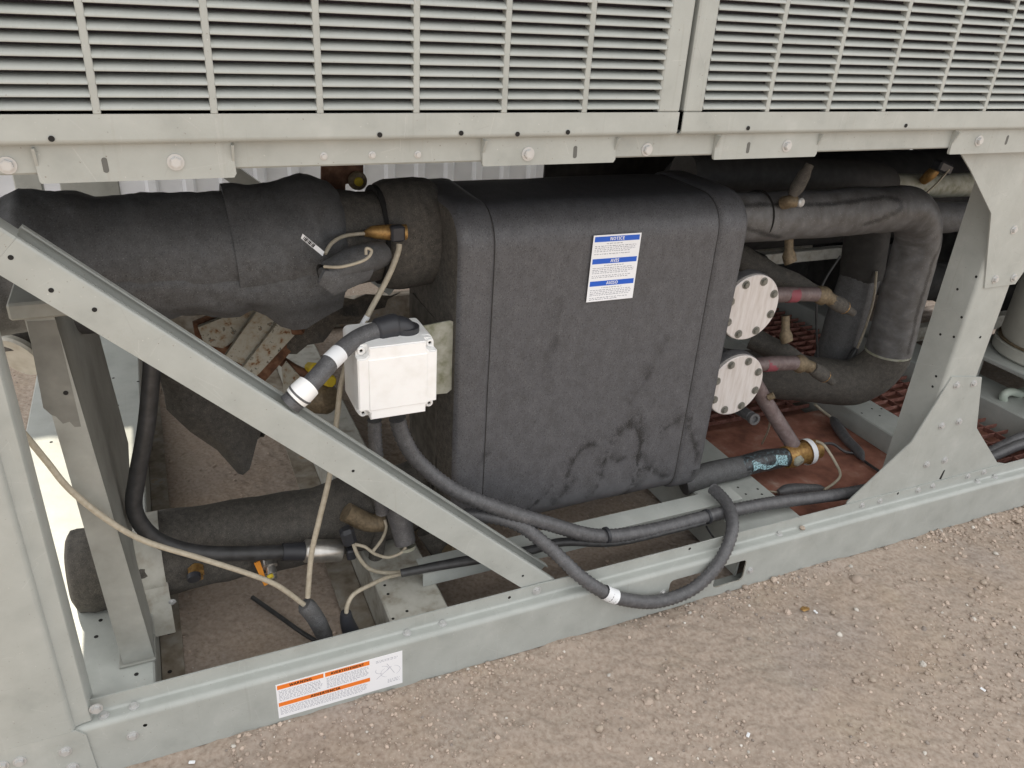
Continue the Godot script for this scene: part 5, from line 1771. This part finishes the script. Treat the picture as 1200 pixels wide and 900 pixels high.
# ------------------------------------------------------------------ electrical parts
func build_electrics() -> void:
	var t := thing("junction_box", "white plastic junction box on a plate beside the tank", "junction box")
	var st := S()
	var x0 := Vector3(-0.855, 0.780, -0.110).x
	var x1 := Vector3(-0.688, 0.756, -0.110).x
	var y0 := Vector3(-0.851, 0.673, -0.110).y
	var y1 := Vector3(-0.854, 0.838, -0.110).y
	var c := Vector3((x0 + x1) * 0.5, (y0 + y1) * 0.5, 0)
	var w := x1 - x0
	var h := y1 - y0
	extr(st, rounded(Vector2(c.x, c.y), Vector2(w, h) * 0.5, 0.012, 5), Vector3(0, 0, -0.235), Vector3.RIGHT, Vector3.UP, Vector3(0, 0, 0.092))
	put(t, "body", st, M.white_plastic)
	st = S()
	# lid with stepped corners
	var k1 := 0.016
	var lid := []
	for s in [[1, 1], [-1, 1], [-1, -1], [1, -1]]:
		var cx: float = c.x + s[0] * w * 0.5
		var cy: float = c.y + s[1] * h * 0.5
		var e := [Vector2(cx, cy - s[1] * k1 * 1.5), Vector2(cx - s[0] * k1 * 1.0, cy - s[1] * k1 * 1.5), Vector2(cx - s[0] * k1 * 1.5, cy - s[1] * k1 * 1.0), Vector2(cx - s[0] * k1 * 1.5, cy)]
		if s[0] * s[1] < 0: e.reverse()
		lid.append_array(e)
	extr(st, lid, Vector3(0, 0, -0.1425), Vector3.RIGHT, Vector3.UP, Vector3(0, 0, 0.0305))
	var inner := []
	for v in lid:
		inner.append(Vector2(c.x, c.y) + (v - Vector2(c.x, c.y)) * 0.975)
	extr(st, inner, Vector3(0, 0, -0.112), Vector3.RIGHT, Vector3.UP, Vector3(0, 0, 0.003))
	put(t, "lid", st, M.white_plastic)
	st = S()
	extr(st, rounded(Vector2(c.x, c.y), Vector2(w, h) * 0.5 - Vector2(0.001, 0.001), 0.012, 5), Vector3(0, 0, -0.1425), Vector3.RIGHT, Vector3.UP, Vector3(0, 0, 0.012))
	put(t, "lid_flange", st, M.white_plastic)
	st = S()
	box(st, Vector3(c.x, c.y - 0.002, -0.1085), Vector3(w * 0.74, h * 0.70, 0.003), 0.0012)
	put(t, "panel", st, M.white_plastic)
	for s in [[1, 1], [-1, 1], [-1, -1], [1, -1]]:
		st = S()
		var q: Vector3 = Vector3(c.x + s[0] * (w * 0.5 - 0.0115), c.y + s[1] * (h * 0.5 - 0.0115), -0.1305)
		lathe(st, q, Vector3.BACK, [[-0.002, 0.0], [-0.002, 0.0085], [0.006, 0.0085], [0.008, 0.007], [0.008, 0.0045], [0.004, 0.004], [0.004, 0.0]], 16)
		put(t, "lid_screw", st, M.white_plastic)
		hole(t.get_node("lid"), q + Vector3(0, 0, 0.0045), Vector3.BACK, 0.7)
	st = S()
	plate(st, [Vector2(-0.690, 0.810), Vector2(-0.611, 0.817), Vector2(-0.600, 0.812), Vector2(-0.602, 0.643), Vector2(-0.615, 0.634), Vector2(-0.686, 0.638)], -0.249, -0.245)
	put(t, "mounting_plate", st, M.slime)
	# conduit from the top of the box down to the brace
	t = thing("cable_conduit", "dark grey conduit arching from the top of the white box into the brace", "conduit")
	st = S()
	tube(st, [Vector3(-0.762, 0.849, -0.170), Vector3(-0.803, 0.848, -0.165), Vector3(-0.846, 0.842, -0.150), Vector3(-0.891, 0.828, -0.120), Vector3(-0.937, 0.804, -0.085), Vector3(-0.970, 0.785, -0.066), Vector3(-0.995, 0.766, -0.062)], 0.0185, 18, 6)
	put(t, "tube", st, M.rubber)
	st = S()
	tube(st, [Vector3(-0.803, 0.848, -0.166), Vector3(-0.792, 0.849, -0.168), Vector3(-0.770, 0.852, -0.170), Vector3(-0.755, 0.852, -0.170)], [[0, 0.019], [0.1, 0.025], [0.9, 0.0265], [1, 0.023]], 20, 4)
	put(t, "sleeve_nut", st, M.plastic_black)
	st = S()
	var el := Vector3(-0.748, 0.849, -0.170)
	tube(st, [el + Vector3(-0.012, 0.002, 0), el, el + Vector3(0.010, -0.008, 0), el + Vector3(0.012, -0.034, 0)], [[0, 0.023], [0.5, 0.0225], [1, 0.021]], 18, 4)
	lathe(st, Vector3(el.x + 0.012, y1 + 0.012, el.z), Vector3.DOWN, [[0, 0.0], [0, 0.027], [0.012, 0.027], [0.012, 0.0]], 20)
	put(t, "elbow", st, M.plastic_black)
	st = S()
	tube(st, [Vector3(-0.959, 0.792, -0.072), Vector3(-0.972, 0.784, -0.066), Vector3(-0.986, 0.773, -0.064)], [[0, 0.0235], [0.75, 0.025], [1, 0.0235]], 20, 2)
	put(t, "white_bushing", st, M.white_plastic)
	st = S()
	tube(st, [Vector3(-0.976, 0.781, -0.065), Vector3(-0.979, 0.778, -0.065)], 0.0256, 20, 1)
	tube(st, [Vector3(-0.988, 0.771, -0.063), Vector3(-0.998, 0.762, -0.062)], 0.0225, 20, 1)
	put(t, "lock_ring", st, M.rubber)
	st = S()
	tube(st, [Vector3(-0.887, 0.829, -0.123), Vector3(-0.912, 0.819, -0.104)], 0.0192, 18, 1, 0.0, 0.0, false)
	put(t, "paper_label", st, M.tag_white)
	# ribbed hoses
	t = thing("flexible_conduit", "long ribbed grey conduit running from the white box to the right leg", "conduit", "ribbed grey conduits")
	st = S()
	tube(st, [Vector3(-0.754, 0.626, -0.180), Vector3(-0.742, 0.576, -0.180), Vector3(-0.707, 0.506, -0.175), Vector3(-0.629, 0.425, -0.155), Vector3(-0.529, 0.370, -0.125), Vector3(-0.392, 0.299, -0.110), Vector3(-0.236, 0.220, -0.108), Vector3(-0.074, 0.195, -0.108), Vector3(0.127, 0.193, -0.110), Vector3(0.331, 0.195, -0.100), Vector3(0.664, 0.166, -0.090), Vector3(0.882, 0.165, -0.090), Vector3(1.104, 0.177, -0.085)], 0.0195, 14, 10, 0.003)
	put(t, "tube", st, M.rubber)
	st = S()
	lathe(st, Vector3(Vector3(-0.754, 0.626, -0.180).x, y0 - 0.018, -0.18), Vector3.UP, [[0, 0.0], [0, 0.022], [0.018, 0.022], [0.018, 0.0]], 8)
	put(t, "gland", st, M.plastic_black)
	for q in [[Vector3(-0.220, 0.258, -0.105), Vector3(-0.199, 0.178, -0.105)], [Vector3(0.114, 0.228, -0.110), Vector3(0.132, 0.156, -0.110)]]:
		st = S()
		var m: Vector3 = (q[0] + q[1]) * 0.5
		tube(st, [m + Vector3(-0.004, 0, 0), m + Vector3(0.004, 0, 0)], 0.0215, 14, 1)
		put(t, "cable_tie", st, M.plastic_black)
	st = S()
	tube(st, [Vector3(0.127, 0.158, -0.108), Vector3(0.142, 0.135, -0.106), Vector3(0.161, 0.110, -0.100)], 0.0032, 6, 3)
	put(t, "tie_tail", st, M.plastic_black)
	t = thing("flexible_conduit", "looped ribbed grey conduit hanging over the base rail in front of the slots", "conduit", "ribbed grey conduits")
	st = S()
	tube(st, [Vector3(-0.603, 0.339, -0.160), Vector3(-0.539, 0.335, -0.140), Vector3(-0.464, 0.309, -0.110), Vector3(-0.391, 0.246, -0.065), Vector3(-0.336, 0.191, -0.012), Vector3(-0.283, 0.148, 0.012), Vector3(-0.220, 0.109, 0.022), Vector3(-0.111, 0.068, 0.024), Vector3(0.004, 0.075, 0.022), Vector3(0.080, 0.137, 0.016), Vector3(0.148, 0.195, -0.030), Vector3(0.190, 0.216, -0.110), Vector3(0.195, 0.221, -0.190)], 0.0185, 14, 10, 0.003)
	put(t, "tube", st, M.rubber)
	st = S()
	tube(st, [Vector3(-0.275, 0.143, 0.014), Vector3(-0.256, 0.129, 0.017), Vector3(-0.241, 0.121, 0.020)], 0.0193, 14, 2, 0.0, 0.0, false)
	put(t, "paper_label", st, M.tag_white)
	t = thing("flexible_conduit", "dark ribbed conduit dropping behind the brace from the left of the white box", "conduit", "ribbed grey conduits")
	st = S()
	tube(st, [Vector3(-0.803, 0.625, -0.190), Vector3(-0.802, 0.563, -0.190), Vector3(-0.796, 0.471, -0.190), Vector3(-0.787, 0.366, -0.200)], 0.0165, 14, 8, 0.003)
	put(t, "tube", st, M.rubber)
	t = thing("thin_conduit", "thin black conduit lying along the tank support behind the ribbed ones", "conduit")
	st = S()
	tube(st, [Vector3(-0.757, 0.211, -0.150), Vector3(-0.673, 0.216, -0.140), Vector3(-0.565, 0.217, -0.130), Vector3(-0.424, 0.207, -0.128), Vector3(-0.328, 0.211, -0.125), Vector3(-0.182, 0.185, -0.105), Vector3(-0.025, 0.186, -0.095), Vector3(0.106, 0.185, -0.095)], [[0, 0.010], [0.2, 0.013], [0.6, 0.011], [1, 0.006]], 12, 6)
	put(t, "tube", st, M.cable)
	for k in 2:
		st = S()
		var q = [Vector3(1.145, 0.117, -0.130), Vector3(1.271, 0.115, -0.130), Vector3(1.409, 0.127, -0.140), Vector3(1.553, 0.135, -0.150), Vector3(1.945, 0.089, -0.200)] if k == 0 else [Vector3(1.198, 0.106, -0.170), Vector3(1.327, 0.104, -0.170), Vector3(1.467, 0.117, -0.180), Vector3(1.610, 0.134, -0.190), Vector3(2.015, 0.099, -0.250)]
		tube(st, q, 0.0185, 14, 6)
		single("ground_cable", st, M.rubber, ["front one of two grey cables to the right of the gusset plate", "rear one of two grey cables to the right of the gusset plate"][k], "cable")
	# black power cable with its steel coupling
	t = thing("power_cable", "thick black cable curving down past the leg into a steel coupling", "cable")
	st = S()
	tube(st, [Vector3(-1.218, 0.841, -0.300), Vector3(-1.222, 0.814, -0.290), Vector3(-1.234, 0.752, -0.285), Vector3(-1.259, 0.640, -0.280), Vector3(-1.293, 0.524, -0.275), Vector3(-1.309, 0.447, -0.270), Vector3(-1.285, 0.377, -0.265), Vector3(-1.227, 0.323, -0.265), Vector3(-1.149, 0.290, -0.265), Vector3(-1.007, 0.256, -0.265), Vector3(-0.973, 0.249, -0.265)], 0.0175, 16, 7)
	put(t, "tube", st, M.cable)
	st = S()
	tube(st, [Vector3(-1.015, 0.258, -0.265), Vector3(-0.961, 0.246, -0.265)], [[0, 0.021], [1, 0.023]], 18, 1)
	put(t, "boot", st, M.plastic_black)
	st = S()
	tube(st, [Vector3(-0.965, 0.248, -0.265), Vector3(-0.961, 0.247, -0.265), Vector3(-0.879, 0.226, -0.265), Vector3(-0.875, 0.225, -0.265)], [[0, 0.024], [0.05, 0.029], [0.95, 0.029], [1, 0.024]], 24, 1)
	put(t, "coupling", st, M.steel)
	t = thing("sensor_plug", "black sensor plug with clip right of the steel coupling", "plug")
	st = S()
	box(st, Vector3(-0.860, 0.277, -0.250), Vector3(0.034, 0.05, 0.034), 0.008, Basis(Vector3.BACK, 0.2))
	put(t, "body", st, M.plastic_black)
	st = S()
	box(st, Vector3(-0.855, 0.223, -0.250), Vector3(0.022, 0.03, 0.026), 0.004)
	put(t, "clip", st, M.plastic_black)
	# pale wires
	t = thing("pale_wire", "pale wire dropping from the pipe sensor behind the brace to a foam sleeve", "wire", "pale sensor wires")
	st = S()
	tube(st, [Vector3(-0.714, 0.987, -0.292), Vector3(-0.720, 0.969, -0.285), Vector3(-0.746, 0.923, -0.270), Vector3(-0.793, 0.847, -0.260), Vector3(-0.833, 0.763, -0.260), Vector3(-0.858, 0.688, -0.260), Vector3(-0.875, 0.615, -0.240), Vector3(-0.910, 0.519, -0.170), Vector3(-0.945, 0.422, -0.140), Vector3(-0.968, 0.342, -0.130), Vector3(-0.985, 0.236, -0.115)], 0.0062, 10, 7)
	put(t, "lead", st, M.wire)
	st = S()
	tube(st, [Vector3(-0.795, 0.843, -0.260), Vector3(-0.807, 0.823, -0.260), Vector3(-0.814, 0.810, -0.260)], 0.0068, 10, 2, 0.0, 0.0, false)
	put(t, "paper_label", st, M.tag_white)
	st = S()
	tube(st, [Vector3(-0.994, 0.221, -0.112), Vector3(-0.979, 0.192, -0.110), Vector3(-0.965, 0.154, -0.108), Vector3(-0.951, 0.106, -0.105)], [[0, 0.016], [0.06, 0.021], [0.94, 0.021], [1, 0.018]], 18, 3, 0.0, 0.004)
	put(t, "foam_sleeve", st, M.foam)
	t = thing("pale_wire", "pale wire slung from the corner post across the inner leg", "wire", "pale sensor wires")
	st = S()
	tube(st, [Vector3(-1.464, 0.774, -0.130), Vector3(-1.445, 0.748, -0.120), Vector3(-1.420, 0.688, -0.115), Vector3(-1.394, 0.625, -0.110), Vector3(-1.346, 0.548, -0.108), Vector3(-1.288, 0.482, -0.106), Vector3(-1.194, 0.413, -0.106), Vector3(-1.107, 0.348, -0.106), Vector3(-1.049, 0.296, -0.108), Vector3(-0.994, 0.219, -0.112)], 0.0058, 10, 7)
	put(t, "lead", st, M.wire)
	t = thing("pale_wire", "pale wire forking from the sensor plug to the foam stub under the tank", "wire", "pale sensor wires")
	st = S()
	tube(st, [Vector3(-0.851, 0.263, -0.235), Vector3(-0.842, 0.228, -0.225), Vector3(-0.820, 0.193, -0.215), Vector3(-0.784, 0.177, -0.205), Vector3(-0.723, 0.174, -0.190)], 0.0052, 8, 6)
	put(t, "lead", st, M.wire)
	st = S()
	tube(st, [Vector3(-0.848, 0.263, -0.230), Vector3(-0.826, 0.257, -0.220), Vector3(-0.804, 0.237, -0.210), Vector3(-0.773, 0.222, -0.205), Vector3(-0.742, 0.231, -0.200), Vector3(-0.729, 0.246, -0.200)], 0.0042, 8, 6)
	tube(st, [Vector3(-0.809, 0.245, -0.212), Vector3(-0.781, 0.261, -0.230), Vector3(-0.764, 0.278, -0.250), Vector3(-0.765, 0.295, -0.260)], 0.0040, 8, 6)
	put(t, "branch_lead", st, M.wire)
	t = thing("pale_wire", "pale wire bending down from under the tank to a black splice behind the rail", "wire", "pale sensor wires")
	st = S()
	tube(st, [Vector3(-0.721, 0.171, -0.190), Vector3(-0.786, 0.200, -0.160), Vector3(-0.836, 0.216, -0.130), Vector3(-0.881, 0.218, -0.110), Vector3(-0.900, 0.197, -0.100), Vector3(-0.904, 0.171, -0.095)], 0.0052, 8, 6)
	put(t, "lead", st, M.wire)
	st = S()
	tube(st, [Vector3(-0.904, 0.181, -0.096), Vector3(-0.903, 0.155, -0.095), Vector3(-0.896, 0.114, -0.090)], [[0, 0.008], [0.25, 0.012], [1, 0.02]], 12, 3, 0.0, 0.01)
	put(t, "splice", st, M.plastic_black)
	# thin wire on the dirt
	st = S()
	tube(st, [Vector3(-1.086, 0.020, -0.405), Vector3(-1.028, 0.020, -0.304), Vector3(-0.992, 0.020, -0.240), Vector3(-0.960, 0.020, -0.191)], 0.006, 8, 5)
	single("ground_wire", st, M.cable, "thin black wire lying on the dirt left of the foam sleeve", "wire")

# ------------------------------------------------------------------ what stands behind
func build_background() -> void:
	var t := thing("shed_wall", "white ribbed sheet-metal wall standing behind the machine", "wall")
	var st := S()
	box(st, Vector3(0.5, 1.36, -3.32), Vector3(9.0, 2.82, 0.05), 0.0)
	put(t, "sheet", st, M.sheet_white)
	var x := -3.4
	while x < 2.6:
		st = S()
		extr(st, [Vector2(-0.035, 0.0), Vector2(-0.018, 0.028), Vector2(0.018, 0.028), Vector2(0.035, 0.0)], Vector3(x, -0.03, -3.2948), Vector3.RIGHT, Vector3.BACK, Vector3(0, 2.78, 0))
		put(t, "rib", st, M.sheet_white)
		x += 0.185
	for q in [[Vector3(-1.596, 0.732, -2.100).x, 0.09, "far post nearest the left picture edge, seen in the gap under the panel"], [Vector3(-1.395, 0.735, -2.100).x, 0.20, "wide far post seen in the gap under the panel, right of the narrow one"]]:
		t = thing("far_post", q[2], "leg", "posts at the far side of the skid")
		st = S()
		box(st, Vector3(q[0], 0.70, -2.10), Vector3(q[1], 1.10, 0.05), 0.004)
		put(t, "channel", st, M.paint)
		st = S()
		box(st, Vector3(q[0], 0.16, -2.10), Vector3(q[1] + 0.06, 0.03, 0.08), 0.003)
		put(t, "foot", st, M.paint)
	t = thing("far_brace", "grey diagonal brace at the far side, crossing the gap above the thick pipe", "brace")
	st = S()
	var a := Vector3(-0.912, 0.782, -2.050)
	var b := Vector3(-0.759, 0.654, -2.050)
	var d := (b - a).normalized()
	extr(st, [Vector2(-0.035, 0), Vector2(0.035, 0), Vector2(0.035, 0.04), Vector2(-0.035, 0.04)], a - d * 0.3, Vector3(-d.y, d.x, 0), Vector3.FORWARD, d * 1.2)
	put(t, "channel", st, M.paint)
	# service valve at the far left
	t = thing("flanged_valve", "grey valve with a pale rounded flange behind the left inner leg", "valve")
	st = S()
	tube(st, [Vector3(-1.543, 0.696, -0.950), Vector3(-1.556, 0.650, -0.950), Vector3(-1.572, 0.589, -0.950)], [[0, 0.038], [0.6, 0.036], [0.7, 0.05], [1, 0.05]], 18, 4)
	put(t, "pipe", st, M.slime)
	st = S()
	tube(st, [Vector3(-1.554, 0.601, -0.950), Vector3(-1.556, 0.561, -0.930)], 0.058, 18, 2)
	put(t, "body", st, M.foam_dusty)
	st = S()
	lathe(st, Vector3(-1.553, 0.564, -0.900), Vector3(-0.55, -0.35, 0.75), [[-0.01, 0.0], [-0.01, 0.062], [0.004, 0.066], [0.012, 0.062], [0.012, 0.0]], 24)
	put(t, "flange", st, M.paint_dusty)
	# second circuit's machinery on the right
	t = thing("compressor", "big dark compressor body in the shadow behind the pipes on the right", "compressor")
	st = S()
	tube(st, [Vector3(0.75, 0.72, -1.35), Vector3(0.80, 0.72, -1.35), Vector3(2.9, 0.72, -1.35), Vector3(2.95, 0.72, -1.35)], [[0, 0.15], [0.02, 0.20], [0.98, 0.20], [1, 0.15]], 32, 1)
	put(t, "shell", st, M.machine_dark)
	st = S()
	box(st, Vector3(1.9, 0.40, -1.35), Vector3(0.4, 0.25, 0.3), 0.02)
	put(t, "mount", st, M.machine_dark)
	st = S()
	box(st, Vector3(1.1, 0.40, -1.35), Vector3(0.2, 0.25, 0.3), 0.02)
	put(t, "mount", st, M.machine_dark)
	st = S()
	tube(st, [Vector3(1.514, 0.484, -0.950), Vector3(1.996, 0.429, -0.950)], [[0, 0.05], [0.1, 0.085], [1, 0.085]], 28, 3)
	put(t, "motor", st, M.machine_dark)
	t = thing("side_sheet", "added dark sheet hiding sunlit ground on the far side behind the compressor", "panel")
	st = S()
	box(st, Vector3(1.62, 0.645, -1.98), Vector3(2.3, 1.21, 0.012), 0.0)  # dark sheet added to cover sunlit ground and keep this side dark
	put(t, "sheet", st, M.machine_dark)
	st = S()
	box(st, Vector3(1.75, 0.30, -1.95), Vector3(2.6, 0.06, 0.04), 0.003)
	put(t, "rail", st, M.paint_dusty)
	t = thing("end_sheet", "added dark end sheet keeping sun out behind the pale vessel", "panel")
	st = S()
	box(st, Vector3(2.77, 0.645, -1.0), Vector3(0.012, 1.21, 1.9), 0.0)  # dark sheet added to stop sun entering from the right end
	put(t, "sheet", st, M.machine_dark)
	t = thing("pipe_support", "grey support bar crossing behind the round shells and the riser", "support bar")
	st = S()
	box(st, Vector3(1.362, 0.500, -1.250) + Vector3(0.25, 0, 0), Vector3(1.3, 0.05, 0.04), 0.003)
	put(t, "bar", st, M.paint_dusty)
	st = S()
	box(st, Vector3(1.893, 0.164, -1.000) + Vector3(0.55, 0, 0), Vector3(1.5, 0.07, 0.05), 0.003)
	put(t, "bar", st, M.paint_dusty)
	t = thing("pale_vessel", "pale grey-green vessel with a base ring to the right of the leg", "vessel")
	st = S()
	var v := Vector3(2.055, 0.260, -0.438)
	lathe(st, v, Vector3.UP, [[0.02, 0.0], [0.02, 0.215], [0.03, 0.225], [0.07, 0.225], [0.075, 0.20], [0.10, 0.21], [0.34, 0.21], [0.40, 0.17], [0.43, 0.08], [0.43, 0.0]], 40)
	put(t, "shell", st, M.ivory)
	st = S()
	lathe(st, v, Vector3.UP, [[0.076, 0.20], [0.076, 0.216], [0.082, 0.216], [0.082, 0.20]], 40)
	put(t, "band", st, M.brass_dull)
	st = S()
	box(st, v + Vector3(0.1, 0.008, 0.0), Vector3(0.75, 0.02, 0.52), 0.004)
	put(t, "shelf", st, M.paint)
	for s in [-1, 1]:
		st = S()
		box(st, v + Vector3(s * 0.25, -0.056, -0.15), Vector3(0.05, 0.10, 0.05), 0.003)
		put(t, "foot", st, M.paint)
	t = thing("green_valve", "pale green valve with a hooked handle at the right picture edge", "valve")
	st = S()
	tube(st, [Vector3(1.798, 0.117, -0.400), Vector3(1.762, 0.169, -0.400), Vector3(1.795, 0.183, -0.400), Vector3(1.868, 0.160, -0.400)], 0.016, 12, 4)
	put(t, "handle", st, M.green_paint)
	st = S()
	lathe(st, Vector3(1.944, 0.107, -0.420), Vector3(0.2, 0.9, 0.2), [[-0.12, 0.0], [-0.12, 0.03], [-0.03, 0.03], [-0.02, 0.045], [0.03, 0.045], [0.05, 0.03], [0.05, 0.0]], 16)
	put(t, "body", st, M.green_paint)
	# leaf and flakes on the dirt
	st = S()
	var lf := Vector3(0.312, 0.003, 0.136)
	sheet(st, [[lf + Vector3(-0.012, 0.001, -0.006), lf + Vector3(0.0, 0.004, -0.009), lf + Vector3(0.012, 0.002, -0.004)], [lf + Vector3(-0.014, 0.003, 0.0), lf + Vector3(0.0, 0.006, 0.0), lf + Vector3(0.015, 0.003, 0.002)], [lf + Vector3(-0.008, 0.001, 0.007), lf + Vector3(0.003, 0.004, 0.009), lf + Vector3(0.011, 0.001, 0.008)]], 0.0006, Vector3.UP)
	single("dry_leaf", st, M.brass, "yellow dry leaf lying on the dirt right of the base rail slots", "leaf")
	st = S()
	lathe(st, Vector3(0.404, 0.145, -0.021), Vector3(0.1, 1, 0), [[-0.003, 0.0], [-0.002, 0.007], [0.002, 0.0085], [0.006, 0.005], [0.007, 0.0]], 9)
	single("rail_stone", st, M.stone, "small yellowish stone resting on top of the base rail, right of the slots", "stone")
	var fl := [Vector3(0.334, 0.004, 0.155), Vector3(0.135, 0.004, 0.366), Vector3(-0.107, 0.004, 0.413), Vector3(0.539, 0.004, 0.519), Vector3(-1.268, 0.003, 0.038)]
	for i in fl.size():
		st = S()
		var q: Vector3 = fl[i]
		box(st, q, Vector3(0.007, 0.003, 0.013), 0.001, Basis(Vector3.UP, i * 1.1))
		single("pale_chip", st, M.tag_white if i != 1 else M.wire, ["white flake standing beside the yellow leaf", "long tan chip on the dirt below the yellow leaf", "white chip on the dirt at the bottom, right of centre", "white chip on the dirt at the lower right", "pale chip at the rail's foot near the bottom left"][i], "chip", "pale chips on the dirt")
